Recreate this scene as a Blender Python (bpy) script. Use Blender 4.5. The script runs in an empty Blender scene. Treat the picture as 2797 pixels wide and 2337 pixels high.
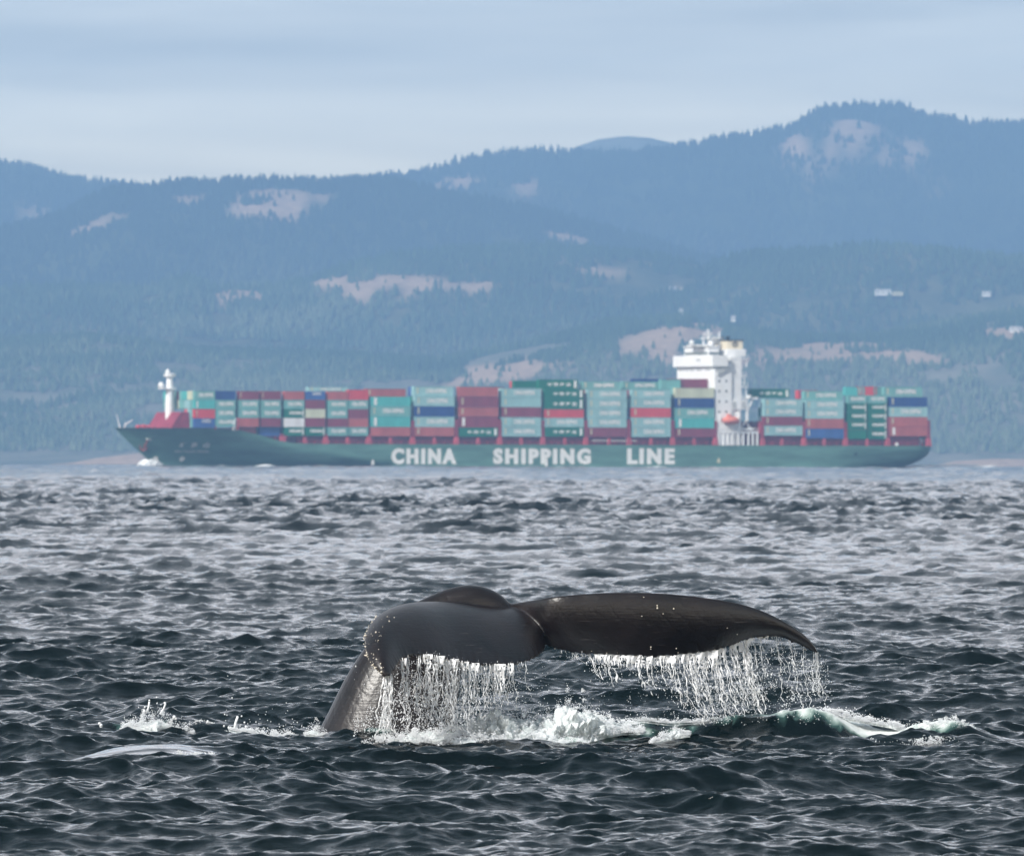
import bpy, math, random
import numpy as np
from mathutils import Vector, noise as mnoise, Matrix

rng = np.random.default_rng(7)
random.seed(7)
scene = bpy.context.scene
COL = scene.collection

# ------------------------------------------------------------------ camera, world, sun, exposure
F = 25714.0            # focal length in photo pixels (photo 2797 x 2337)
CX, CY, HY = 1398.5, 1168.5, 1238.0
CH = 2.74              # camera height
ROLL = 0.0022
RC = 3.0e6             # radius of the sea's curvature

cam_d = bpy.data.cameras.new('camera')
cam = bpy.data.objects.new('camera', cam_d)
COL.objects.link(cam)
cam.location = (0, 0, CH)
cam_d.sensor_width = 36
cam_d.lens = 36 * F / 2797
cam_d.clip_start = 0.5
cam_d.clip_end = 60000
cam.rotation_mode = 'QUATERNION'
cam.rotation_quaternion = (Matrix.Rotation(math.pi / 2 + math.atan((HY - CY) / F), 3, 'X') @ Matrix.Rotation(ROLL, 3, 'Z')).to_quaternion()
cam_d.dof.use_dof = True
cam_d.dof.focus_distance = 89.5
cam_d.dof.aperture_fstop = 10.0
scene.camera = cam

SUN_EL, SUN_AZ = math.radians(38), math.radians(225)   # azimuth clockwise from +Y: behind the camera, to the left
world = bpy.data.worlds.new('World')
scene.world = world
world.use_nodes = True
nt = world.node_tree
nt.nodes.clear()
def N(nt, t, **kw):
    n = nt.nodes.new(t)
    for k, v in kw.items():
        if k.startswith('i_'):
            n.inputs[k[2:].replace('_', ' ')].default_value = v
        else:
            setattr(n, k, v)
    return n
out = N(nt, 'ShaderNodeOutputWorld')
bg = N(nt, 'ShaderNodeBackground')
bg.inputs['Strength'].default_value = 0.1
sky = N(nt, 'ShaderNodeTexSky', sky_type='NISHITA', sun_disc=False)
sky.sun_elevation = SUN_EL
sky.sun_rotation = SUN_AZ
tc = N(nt, 'ShaderNodeTexCoord')
sep = N(nt, 'ShaderNodeSeparateXYZ')
nt.links.new(tc.outputs['Generated'], sep.inputs[0])
ramp = N(nt, 'ShaderNodeValToRGB')
# cloud deck colour by sine of elevation
cr = ramp.color_ramp
SKYC = [(0.0, (1.62, 1.36, .84)), (0.02, (1.52, 1.28, .80)), (0.035, (.98, .87, .62)), (0.05, (.60, .57, .48)),
        (0.10, (.78, .755, .74)), (0.19, (.58, .555, .56)), (0.32, (.205, .21, .215)), (0.6, (.085, .105, .12)), (1.0, (.075, .10, .115))]
while len(cr.elements) < len(SKYC):
    cr.elements.new(0.5)
for e, (p, c) in zip(cr.elements, SKYC):
    e.position = p
    e.color = (*c, 1)
nt.links.new(sep.outputs['Z'], ramp.inputs[0])
mp = N(nt, 'ShaderNodeMapping')
mp.inputs['Scale'].default_value = (16, 16, 150)
nt.links.new(tc.outputs['Generated'], mp.inputs[0])
cn = N(nt, 'ShaderNodeTexNoise', i_Scale=1.0, i_Detail=6.0, i_Roughness=0.52, i_Distortion=0.4)
nt.links.new(mp.outputs[0], cn.inputs['Vector'])
cm = N(nt, 'ShaderNodeMapRange')
cm.inputs['From Min'].default_value = .3
cm.inputs['From Max'].default_value = .7
cm.inputs['To Min'].default_value = .78
cm.inputs['To Max'].default_value = 1.2
nt.links.new(cn.outputs['Fac'], cm.inputs['Value'])
vm = N(nt, 'ShaderNodeVectorMath', operation='SCALE')
nt.links.new(ramp.outputs[0], vm.inputs[0])
nt.links.new(cm.outputs[0], vm.inputs['Scale'])
vs = N(nt, 'ShaderNodeVectorMath', operation='SCALE')
vs.inputs['Scale'].default_value = 14.0
nt.links.new(vm.outputs[0], vs.inputs[0])
mx = N(nt, 'ShaderNodeMix', data_type='RGBA')
mx.inputs[0].default_value = 0.95
nt.links.new(sky.outputs[0], mx.inputs[6])
nt.links.new(vs.outputs[0], mx.inputs[7])
nt.links.new(mx.outputs[2], bg.inputs['Color'])
nt.links.new(bg.outputs[0], out.inputs['Surface'])

sun_d = bpy.data.lights.new('sun', 'SUN')
sun_d.energy = 3.1
sun_d.angle = math.radians(8)
sun_d.color = (1.0, .96, .9)
sun = bpy.data.objects.new('sun', sun_d)
COL.objects.link(sun)
sd = Vector((math.sin(SUN_AZ) * math.cos(SUN_EL), math.cos(SUN_AZ) * math.cos(SUN_EL), math.sin(SUN_EL)))
sun.rotation_mode = 'QUATERNION'
sun.rotation_quaternion = sd.to_track_quat('Z', 'Y')

vset = scene.view_settings
vset.view_transform = 'Standard'
vset.look = 'None'
vset.gamma = 1
vset.use_curve_mapping = False
vset.exposure = 1.0
cy = scene.cycles
cy.max_bounces = 8
cy.diffuse_bounces = 2
cy.glossy_bounces = 3
cy.transmission_bounces = 6
cy.transparent_max_bounces = 12
cy.volume_bounces = 0
cy.use_denoising = True
cy.caustics_reflective = False
cy.caustics_refractive = False
cy.sample_clamp_indirect = 6

# ------------------------------------------------------------------ helpers
def P(px, py, Y):
    """point of the place at distance Y that the photograph shows at pixel px, py"""
    dx, dy = px - CX, py - CY
    x = dx + ROLL * dy
    y = dy - ROLL * dx + CY
    return Vector((x / F * Y, Y, CH + (HY - y) / F * Y))

def tag(o, label=None, cat=None, group=None, kind=None):
    if label: o['label'] = label
    if cat: o['category'] = cat
    if group: o['group'] = group
    if kind: o['kind'] = kind
    return o

def link(name, me, mat=None, parent=None, smooth=False):
    if mat is not None and not me.materials:
        me.materials.append(mat)
    o = bpy.data.objects.new(name, me)
    COL.objects.link(o)
    if parent is not None:
        o.parent = parent
    if smooth:
        me.shade_smooth()
    return o

def empty(name, loc=(0, 0, 0), rz=0, parent=None):
    o = bpy.data.objects.new(name, None)
    COL.objects.link(o)
    o.location = loc
    o.rotation_euler = (0, 0, rz)
    if parent is not None: o.parent = parent
    return o

def np_mesh(name, V, Fa):
    """V (n,3), Fa (m,k) all faces with the same number of corners"""
    V = np.ascontiguousarray(V, dtype=np.float32)
    Fa = np.ascontiguousarray(Fa, dtype=np.int32)
    me = bpy.data.meshes.new(name)
    me.vertices.add(len(V))
    me.vertices.foreach_set('co', V.ravel())
    k = Fa.shape[1]
    me.loops.add(Fa.size)
    me.loops.foreach_set('vertex_index', Fa.ravel())
    me.polygons.add(len(Fa))
    me.polygons.foreach_set('loop_start', np.arange(0, Fa.size, k, dtype=np.int32))
    me.polygons.foreach_set('loop_total', np.full(len(Fa), k, dtype=np.int32))
    me.update(calc_edges=True)
    return me

def grid_faces(nr, nc, off=0, flip=False):
    i = np.arange(nr - 1)[:, None] * nc + np.arange(nc - 1)[None, :] + off
    f = np.stack([i, i + 1, i + nc + 1, i + nc], -1).reshape(-1, 4)
    return f[:, ::-1] if flip else f

class MB:
    """collects simple shapes into one mesh"""
    def __init__(s): s.v = []; s.f = []
    def add(s, v, f):
        o = len(s.v)
        s.v += [tuple(p) for p in v]
        s.f += [tuple(i + o for i in q) for q in f]
        return s
    def box(s, x0, x1, y0, y1, z0, z1):
        v = [(x, y, z) for z in (z0, z1) for x, y in ((x0, y0), (x1, y0), (x1, y1), (x0, y1))]
        return s.add(v, [(3, 2, 1, 0), (4, 5, 6, 7), (0, 1, 5, 4), (1, 2, 6, 5), (2, 3, 7, 6), (3, 0, 4, 7)])
    def prism(s, pts, y0, y1):
        """outline in x,z extruded along y"""
        n = len(pts)
        v = [(x, y0, z) for x, z in pts] + [(x, y1, z) for x, z in pts]
        return s.add(v, [tuple(range(n)), tuple(range(2 * n - 1, n - 1, -1))] + [(i, i + n, (i + 1) % n + n, (i + 1) % n) for i in range(n)])
    def tube(s, pts, rad, n=6, cap=True):
        pts = [Vector(p) for p in pts]
        if not hasattr(rad, '__len__'): rad = [rad] * len(pts)
        vs, fs = [], []
        for i, p in enumerate(pts):
            d = (pts[min(i + 1, len(pts) - 1)] - pts[max(i - 1, 0)]).normalized()
            a = d.cross(Vector((0, 1, 0)) if abs(d.y) < .9 else Vector((1, 0, 0))).normalized()
            b = d.cross(a)
            for k in range(n):
                t = 2 * math.pi * k / n
                vs.append(p + (a * math.cos(t) + b * math.sin(t)) * rad[i])
        for i in range(len(pts) - 1):
            for k in range(n):
                fs.append((i * n + k, i * n + (k + 1) % n, (i + 1) * n + (k + 1) % n, (i + 1) * n + k))
        if cap:
            fs.append(tuple(range(n - 1, -1, -1)))
            fs.append(tuple((len(pts) - 1) * n + k for k in range(n)))
        return s.add(vs, fs)
    def lathe(s, cx, cy, prof, n=12):
        """prof: list of (radius, z)"""
        return s.tube([(cx, cy, z) for r, z in prof], [max(r, .001) for r, z in prof], n)
    def build(s, name, mat=None, parent=None, smooth=False):
        me = bpy.data.meshes.new(name)
        me.from_pydata(s.v, [], s.f)
        me.update()
        return link(name, me, mat, parent, smooth)

def catmull(pts, n):
    """smooth resampling of a polyline of k-dimensional points"""
    P_ = np.array(pts, float)
    t = np.linspace(0, len(P_) - 1, n)
    i = np.clip(t.astype(int), 0, len(P_) - 2)
    u = (t - i)[:, None]
    p0, p1, p2, p3 = P_[np.maximum(i - 1, 0)], P_[i], P_[i + 1], P_[np.minimum(i + 2, len(P_) - 1)]
    return .5 * (2 * p1 + (p2 - p0) * u + (2 * p0 - 5 * p1 + 4 * p2 - p3) * u**2 + (3 * p1 - p0 - 3 * p2 + p3) * u**3)

# ------------------------------------------------------------------ materials
def mat(name, col, rough=.6, spec=.5, var=0, vscale=1.0, metal=0, dark=None, detail=4, bump=0, bscale=10, stretch=None):
    m = bpy.data.materials.new(name)
    m.use_nodes = True
    t = m.node_tree
    b = t.nodes['Principled BSDF']
    b.inputs['Base Color'].default_value = (*col, 1)
    b.inputs['Roughness'].default_value = rough
    b.inputs['Specular IOR Level'].default_value = spec
    b.inputs['Metallic'].default_value = metal
    if var or dark is not None:
        co = N(t, 'ShaderNodeTexCoord')
        oi = N(t, 'ShaderNodeObjectInfo')
        ad = N(t, 'ShaderNodeVectorMath', operation='ADD')
        sc_ = N(t, 'ShaderNodeVectorMath', operation='SCALE')
        sc_.inputs['Scale'].default_value = 1.0
        if stretch:
            mg = N(t, 'ShaderNodeMapping')
            mg.inputs['Scale'].default_value = stretch
            t.links.new(co.outputs['Object'], mg.inputs[0])
            t.links.new(mg.outputs[0], sc_.inputs[0])
        else:
            t.links.new(co.outputs['Object'], sc_.inputs[0])
        t.links.new(sc_.outputs[0], ad.inputs[0])
        rs = N(t, 'ShaderNodeMath', operation='MULTIPLY')
        rs.inputs[1].default_value = 57.0
        t.links.new(oi.outputs['Random'], rs.inputs[0])
        t.links.new(rs.outputs[0], ad.inputs[1])
        nz = N(t, 'ShaderNodeTexNoise', i_Scale=vscale, i_Detail=float(detail), i_Roughness=.6)
        t.links.new(ad.outputs[0], nz.inputs['Vector'])
        mr = N(t, 'ShaderNodeMapRange')
        mr.inputs['From Min'].default_value = .3
        mr.inputs['From Max'].default_value = .7
        t.links.new(nz.outputs['Fac'], mr.inputs['Value'])
        mi = N(t, 'ShaderNodeMix', data_type='RGBA')
        d = dark if dark is not None else tuple(c * (1 - var) for c in col)
        mi.inputs[6].default_value = (*d, 1)
        mi.inputs[7].default_value = (*[min(c * (1 + var), .9) for c in col], 1)
        t.links.new(mr.outputs[0], mi.inputs[0])
        t.links.new(mi.outputs[2], b.inputs['Base Color'])
    if bump:
        co = N(t, 'ShaderNodeTexCoord')
        nz = N(t, 'ShaderNodeTexNoise', i_Scale=bscale, i_Detail=5.0)
        t.links.new(co.outputs['Object'], nz.inputs['Vector'])
        bp = N(t, 'ShaderNodeBump')
        bp.inputs['Strength'].default_value = bump
        t.links.new(nz.outputs['Fac'], bp.inputs['Height'])
        t.links.new(bp.outputs[0], b.inputs['Normal'])
    return m

# ------------------------------------------------------------------ the sea
def tile(L, n, lmin, lmax, rms, th0, spread, seed, p=3.2):
    r = np.random.default_rng(seed)
    k1 = np.fft.fftfreq(n, L / n) * 2 * np.pi
    kx, ky = np.meshgrid(k1, k1, indexing='ij')
    k = np.hypot(kx, ky) + 1e-9
    th = np.arctan2(ky, kx)
    D = np.abs(np.cos(th - th0)) ** spread
    S = k ** (-p) * D * ((k > 2 * np.pi / lmax) & (k < 2 * np.pi / lmin))
    S[0, 0] = 0
    A = (r.normal(size=(n, n)) + 1j * r.normal(size=(n, n))) * np.sqrt(S)
    h = np.fft.ifft2(A)
    s = rms / h.real.std()
    dx = np.fft.ifft2(1j * A * kx / k).real * s
    dy = np.fft.ifft2(1j * A * ky / k).real * s
    return L, n, np.stack([dx, dy, h.real * s], -1).astype(np.float32)

TILES = [(tile(163.0, 512, 5.0, 26.0, .085, 1.45, 4, 1), 1.0, 1e9),
         (tile(47.0, 512, .9, 5.0, .052, 1.7, 1.4, 2, 3.0), 1.2, 1e9),
         (tile(13.7, 512, .11, 1.5, .0270, 1.5, .9, 3, 3.3), .82, 2500.0)]

def samp(t, x, y):
    L, n, A = t
    u, v = (x / L * n) % n, (y / L * n) % n
    i, j = u.astype(int) % n, v.astype(int) % n
    fu, fv = (u - np.floor(u))[..., None], (v - np.floor(v))[..., None]
    i1, j1 = (i + 1) % n, (j + 1) % n
    return (A[i, j] * (1 - fu) * (1 - fv) + A[i1, j] * fu * (1 - fv) + A[i, j1] * (1 - fu) * fv + A[i1, j1] * fu * fv)

def vnoise(x, y, s, seed):
    r = np.random.default_rng(seed)
    G = r.random((256, 256)).astype(np.float32)
    u, v = x / s, y / s
    i, j = np.floor(u).astype(int), np.floor(v).astype(int)
    fu, fv = u - i, v - j
    fu, fv = fu * fu * (3 - 2 * fu), fv * fv * (3 - 2 * fv)
    g = lambda a, b: G[a % 256, b % 256]
    return g(i, j) * (1 - fu) * (1 - fv) + g(i + 1, j) * fu * (1 - fv) + g(i, j + 1) * (1 - fu) * fv + g(i + 1, j + 1) * fu * fv

def wave_ridge(x, y):
    """the swell pushed up beside the fluke, right of the whale"""
    px = x / 90.0 * F + CX
    H = np.interp(px, [1500, 1640, 1760, 1900, 2050, 2180, 2240, 2330, 2430, 2530, 2620, 2680, 2760],
                  [0, .12, .17, .14, .17, .25, .28, .24, .15, .17, .19, .10, 0])
    yc = 90.35 + .12 * np.sin(px / 90) + .05 * np.sin(px / 31)
    d = y - yc
    s = np.where(d < 0, .26, .55)
    return H * np.exp(-(d / s) ** 2)

def sea_disp(x, y):
    g = np.exp(-(((x - (-3.35)) / .85) ** 2 + ((y - 84.2) / 2.0) ** 2) ** 2)     # smooth slick
    calm = 1 - .86 * g
    o = np.zeros(x.shape + (3,), np.float32)
    gust = .62 + .76 * (.6 * vnoise(x, y, 31.0, 41) + .4 * vnoise(x, y, 7.0, 42)) 
    gust = gust * (.75 + .5 * vnoise(x, y, 140.0, 43))
    swell = 1 - .75 * np.exp(-((x + .6) / 2.4) ** 4 - ((y - 87.5) / 4.2) ** 4)
    for t, chop, far in TILES:
        a = np.exp(-(y / far) ** 2) * (1 + .55 * np.clip((y - 150) / 350, 0, 1)) * gust
        d = samp(t, x, y) * (a * calm * (swell if t[0] > 40 else 1))[..., None]
        o[..., 2] += d[..., 2]
        o[..., 0] += chop * d[..., 0]
        o[..., 1] += chop * d[..., 1]
    pw = np.exp(-((y - 90) / 30.0) ** 2)
    o[..., 2] += wave_ridge(x, y) + .125 * np.exp(-((x + 3.2) / 1.0) ** 2 - ((y - 85.3) / 1.9) ** 2)
    o[..., 2] -= (x * x + y * y) / (2 * RC)
    return o

def slick(x, y):
    return np.exp(-(((x - (-3.35)) / .85) ** 2 + ((y - 84.2) / 2.0) ** 2) ** 2)

def sea_grid(ys, us):
    Y, U = np.meshgrid(ys, us, indexing='ij')
    X = (Y + 35) * U
    d = sea_disp(X, Y)
    V = np.stack([X + d[..., 0], Y + d[..., 1], d[..., 2]], -1)
    return V, X, Y

def geo(a, b, r):
    n = max(2, int(math.log(b / a) / r))
    return a * (b / a) ** np.linspace(0, 1, n)

def us_(n, w=.07):
    inner = np.linspace(-w, w, n)
    o = np.array([.078, .09, .11, .14, .18, .25, .35, .5, .75, 1.1])
    return np.concatenate([-o[::-1], inner, o])

ys1 = np.concatenate([geo(3, 57, .05)[:-1], geo(57, 130, 5.4e-4)[:-1], geo(130, 200, 9e-4)])
ys2 = np.concatenate([geo(199.5, 1000, 1.7e-3)[:-1], geo(1000, 9000, 5.5e-3)])
u1, u2 = us_(480), us_(280)
V1, X1, Y1 = sea_grid(ys1, u1)
V2, X2, Y2 = sea_grid(ys2, u2)
V2[:6, :, 2] -= .02
n1 = V1.shape[0] * V1.shape[1]
Vs = np.concatenate([V1.reshape(-1, 3), V2.reshape(-1, 3)])
Fs = np.concatenate([grid_faces(len(ys1), len(u1), 0), grid_faces(len(ys2), len(u2), n1)])
sea_me = np_mesh('sea', Vs, Fs)

# foam mask as an attribute: lace behind the wave, round the stock, along the crest
def foam_at(X, Y):
    px = X / Y * F + CX
    def patch(cx, cy_, rx, ry):
        return np.exp(-(((X - cx) / rx) ** 2 + ((Y - cy_) / ry) ** 2))
    f = 1.2 * patch(-.35, 89.8, 1.2, .8) + .8 * patch(.7, 89.7, .7, .6) + .7 * patch(-3.55, 91.2, .55, .7) + .45 * patch(-2.2, 90.7, .8, .35)
    f += .75 * patch(.4, 88.9, .45, .28) + .6 * patch(1.7, 88.5, .45, .3)
    ridge = wave_ridge(X, Y)
    crest = np.clip((Y - 90.1) / .25, 0, 1) * np.clip(ridge / .14, 0, 1)
    f += .75 * crest * np.interp(px, [1600, 1800, 2100, 2200, 2640, 2700], [.9, .5, .5, 1, 1, 0])
    f += .62 * np.clip(ridge / .12, 0, 1) * np.interp(px, [1600, 2050, 2200, 2650, 2750], [.45, .55, .95, .8, 0])
    n = .45 * vnoise(X, Y * .5, .13, 5) + .35 * vnoise(X + .3 * Y, Y * .3, .05, 6) + .2 * vnoise(X, Y * .4, .026, 8)
    return np.clip((f * 1.0 - .12 - n * .95) * 1.7, 0, 1) * (f > .05)
fo = np.zeros(len(Vs), np.float32)
m1 = (np.abs(Y1 - 90) < 6) & (np.abs(X1) < 6)
tmp = np.zeros(Y1.shape, np.float32)
tmp[m1] = foam_at(X1[m1], Y1[m1])
fo[:n1] = tmp.ravel()
at = sea_me.attributes.new('foam', 'FLOAT', 'POINT')
at.data.foreach_set('value', fo)

cal = np.ones(len(Vs), np.float32)
cal[:n1] = (1 - .8 * slick(X1, Y1)).ravel()
far_ = np.zeros(len(Vs), np.float32)
far_[n1:] = np.clip((Y2 - 350) / 900, 0, 1).ravel()
at = sea_me.attributes.new('distance_chop', 'FLOAT', 'POINT')
at.data.foreach_set('value', far_)
at = sea_me.attributes.new('ripple', 'FLOAT', 'POINT')
at.data.foreach_set('value', cal)

def sea_mat():
    m = bpy.data.materials.new('sea_water')
    m.use_nodes = True
    t = m.node_tree
    b = t.nodes['Principled BSDF']
    b.inputs['Roughness'].default_value = .06
    b.inputs['IOR'].default_value = 1.333
    co = N(t, 'ShaderNodeTexCoord')
    mpp = N(t, 'ShaderNodeMapping')
    mpp.inputs['Scale'].default_value = (.9, 1.5, 1)
    t.links.new(co.outputs['Object'], mpp.inputs[0])
    n1_ = N(t, 'ShaderNodeTexNoise', i_Scale=7.0, i_Detail=5.0, i_Roughness=.55, i_Distortion=.8)
    n2_ = N(t, 'ShaderNodeTexNoise', i_Scale=1.1, i_Detail=4.0, i_Roughness=.55)
    t.links.new(mpp.outputs[0], n1_.inputs['Vector'])
    t.links.new(mpp.outputs[0], n2_.inputs['Vector'])
    b1 = N(t, 'ShaderNodeBump')
    b1.inputs['Strength'].default_value = 1.0
    b1.inputs['Distance'].default_value = .011
    t.links.new(n1_.outputs['Fac'], b1.inputs['Height'])
    b2 = N(t, 'ShaderNodeBump')
    b2.inputs['Strength'].default_value = 1.0
    b2.inputs['Distance'].default_value = .02
    t.links.new(n2_.outputs['Fac'], b2.inputs['Height'])
    ra_ = N(t, 'ShaderNodeAttribute', attribute_name='ripple')
    t.links.new(ra_.outputs['Fac'], b1.inputs['Strength'])
    t.links.new(ra_.outputs['Fac'], b2.inputs['Strength'])
    t.links.new(b1.outputs[0], b2.inputs['Normal'])
    n3_ = N(t, 'ShaderNodeTexNoise', i_Scale=.16, i_Detail=6.0, i_Roughness=.62)
    t.links.new(co.outputs['Object'], n3_.inputs['Vector'])
    b3 = N(t, 'ShaderNodeBump')
    b3.inputs['Distance'].default_value = 1.5
    fa3 = N(t, 'ShaderNodeAttribute', attribute_name='distance_chop')
    t.links.new(fa3.outputs['Fac'], b3.inputs['Strength'])
    t.links.new(n3_.outputs['Fac'], b3.inputs['Height'])
    t.links.new(b2.outputs[0], b3.inputs['Normal'])
    t.links.new(b3.outputs[0], b.inputs['Normal'])
    fa = N(t, 'ShaderNodeAttribute', attribute_name='foam')
    mc = N(t, 'ShaderNodeValToRGB')
    e = mc.color_ramp.elements
    e[0].color = (.0006, .0036, .0042, 1)
    e[1].color = (.66, .70, .70, 1)
    e2 = e.new(.3)
    e2.color = (.035, .075, .07, 1)
    e3 = e.new(.6)
    e3.color = (.22, .29, .27, 1)
    t.links.new(fa.outputs['Fac'], mc.inputs[0])
    t.links.new(mc.outputs[0], b.inputs['Base Color'])
    rr = N(t, 'ShaderNodeMapRange')
    rr.inputs['To Min'].default_value = .06
    rr.inputs['To Max'].default_value = .7
    t.links.new(fa.outputs['Fac'], rr.inputs['Value'])
    t.links.new(rr.outputs[0], b.inputs['Roughness'])
    return m
sea = link('sea', sea_me, sea_mat(), smooth=True)
tag(sea, 'dark choppy grey-green sea stretching to the horizon', kind='structure')

# ------------------------------------------------------------------ hills
K = 2797 / 2100.0
LAYERS = {
 'far_hill': (13700, 13200, [(900, 560), (1060, 390), (1120, 335), (1165, 310), (1190, 298), (1225, 286), (1280, 279), (1335, 283), (1375, 293), (1420, 306), (1470, 330), (1530, 390), (1700, 560)]),
 'ridge': (12300, 11100, [(-300, 350), (0, 341), (60, 346), (140, 371), (240, 381), (300, 390), (400, 402), (600, 395), (780, 366), (860, 359), (920, 338), (1000, 321), (1060, 314), (1150, 314), (1300, 317), (1400, 303), (1480, 288), (1560, 276), (1620, 266), (1650, 244), (1690, 227), (1750, 220), (1820, 219), (1860, 226), (1900, 242), (1980, 254), (2050, 259), (2100, 260), (2400, 290)]),
 'wooded_hill': (10500, 9600, [(-300, 520), (0, 476), (60, 464), (130, 442), (190, 408), (240, 388), (265, 386), (300, 392), (330, 380), (400, 379), (540, 373), (640, 377), (700, 374), (800, 374), (880, 392), (1000, 414), (1150, 447), (1300, 490), (1450, 535), (1600, 570), (1900, 600), (2400, 640)]),
 'foothill': (9050, 8350, [(-300, 580), (0, 596), (150, 590), (300, 594), (385, 572), (440, 594), (560, 592), (640, 577), (700, 549), (800, 529), (900, 517), (1000, 510), (1150, 508), (1300, 522), (1450, 547), (1520, 524), (1700, 514), (1800, 504), (2000, 524), (2100, 534), (2400, 540)]),
 'coastal_slope': (8000, 7000, [(-300, 690), (0, 704), (200, 694), (400, 722), (700, 735), (900, 745), (1100, 705), (1250, 665), (1400, 655), (1600, 694), (1800, 692), (2000, 655), (2100, 645), (2400, 640)]),
 'rocky_shore': (6900, 6780, [(-300, 954), (-40, 952), (60, 955), (150, 948), (210, 937), (285, 929), (340, 940), (430, 957), (500, 962), (1800, 962), (1900, 957), (1960, 945), (2040, 940), (2100, 941), (2400, 935)]),
}
# bare rock and dry grass openings, as polygons in the photograph's 2100 px frame
BARE = {
 'ridge': [[(40, 436), (70, 424), (110, 428), (105, 446), (60, 448)], [(868, 386), (900, 362), (960, 356), (1003, 368), (990, 378), (930, 388)], [(1050, 400), (1058, 372), (1100, 370), (1112, 392), (1090, 408)],
           [(1590, 330), (1600, 290), (1630, 268), (1660, 290), (1655, 320), (1620, 342)], [(1640, 365), (1685, 330), (1700, 262), (1725, 244), (1790, 256), (1812, 272), (1770, 300), (1740, 330), (1700, 345), (1680, 372)],
           [(1790, 335), (1812, 300), (1840, 284), (1900, 292), (1908, 318), (1880, 342), (1830, 336)], [(1905, 385), (1935, 372), (1940, 380), (1910, 392)]],
 'wooded_hill': [[(128, 486), (180, 452), (230, 438), (266, 442), (262, 458), (215, 470), (180, 470)], [(336, 402), (400, 396), (420, 402), (395, 418), (350, 412)],
           [(464, 440), (490, 400), (540, 390), (620, 392), (632, 412), (615, 440), (600, 462), (560, 448), (500, 450)], [(640, 400), (676, 398), (672, 420), (650, 420)], [(1090, 478), (1130, 472), (1220, 492), (1200, 505), (1150, 498)]],
 'foothill': [[(432, 602), (470, 592), (530, 594), (554, 606), (540, 626), (510, 618), (480, 620), (462, 645), (450, 620)],
           [(620, 588), (680, 570), (740, 564), (800, 562), (870, 566), (930, 578), (1004, 574), (1006, 590), (970, 604), (930, 590), (900, 590), (860, 600), (835, 612), (812, 590), (770, 602), (740, 630), (708, 612), (690, 592)],
           [(1140, 536), (1200, 540), (1250, 550), (1290, 544), (1282, 560), (1230, 566), (1200, 570), (1180, 552)], [(1985, 520), (2010, 498), (2050, 492), (2098, 505), (2080, 522), (2030, 518)], [(1370, 590), (1400, 588), (1402, 597), (1374, 598)],
           [(930, 490), (970, 486), (980, 498), (940, 500)], [(185, 672), (204, 670), (200, 690), (190, 690)]],
 'coastal_slope': [[(900, 795), (960, 752), (1030, 745), (1075, 735), (1140, 745), (1100, 775), (1000, 790)], [(1090, 740), (1200, 742), (1180, 755), (1110, 755)],
           [(1255, 720), (1290, 690), (1340, 665), (1420, 660), (1500, 662), (1480, 690), (1400, 705), (1380, 750), (1320, 745)], [(1420, 740), (1560, 715), (1680, 700), (1800, 706), (1900, 726), (1965, 745), (1900, 752), (1780, 742), (1640, 738), (1560, 752), (1480, 765)],
           [(1990, 690), (2030, 674), (2110, 668), (2120, 690), (2060, 700)], [(1600, 672), (1650, 668), (1640, 680)]],
}
def inpoly(px, py, poly):
    c = np.zeros(px.shape, bool)
    n = len(poly)
    for i in range(n):
        x0, y0 = poly[i]; x1, y1 = poly[(i + 1) % n]
        if y0 == y1: continue
        cond = ((y0 > py) != (y1 > py)) & (px < (x1 - x0) * (py - y0) / (y1 - y0) + x0)
        c ^= cond
    return c

def hill_mat(name, low, high, bare):
    m = bpy.data.materials.new(name)
    m.use_nodes = True
    t = m.node_tree
    b = t.nodes['Principled BSDF']
    b.inputs['Roughness'].default_value = .95
    b.inputs['Specular IOR Level'].default_value = .1
    co = N(t, 'ShaderNodeTexCoord')
    a = N(t, 'ShaderNodeTexNoise', i_Scale=.02, i_Detail=7.0, i_Roughness=.65)
    t.links.new(co.outputs['Object'], a.inputs['Vector'])
    r = N(t, 'ShaderNodeMapRange')
    r.inputs['From Min'].default_value = .35
    r.inputs['From Max'].default_value = .65
    t.links.new(a.outputs['Fac'], r.inputs['Value'])
    mi = N(t, 'ShaderNodeMix', data_type='RGBA')
    mi.inputs[6].default_value = (*low, 1)
    mi.inputs[7].default_value = (*high, 1)
    t.links.new(r.outputs[0], mi.inputs[0])
    at_ = N(t, 'ShaderNodeAttribute', attribute_name='bare')
    c2 = N(t, 'ShaderNodeTexNoise', i_Scale=.12, i_Detail=5.0)
    t.links.new(co.outputs['Object'], c2.inputs['Vector'])
    bm_ = N(t, 'ShaderNodeMix', data_type='RGBA')
    bm_.inputs[6].default_value = (*[c * .42 for c in bare], 1)
    bm_.inputs[7].default_value = (*[min(.7, c * 1.6) for c in bare], 1)
    t.links.new(c2.outputs['Fac'], bm_.inputs[0])
    m2 = N(t, 'ShaderNodeMix', data_type='RGBA')
    t.links.new(at_.outputs['Fac'], m2.inputs[0])
    t.links.new(mi.outputs[2], m2.inputs[6])
    t.links.new(bm_.outputs[2], m2.inputs[7])
    t.links.new(m2.outputs[2], b.inputs['Base Color'])
    return m

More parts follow.
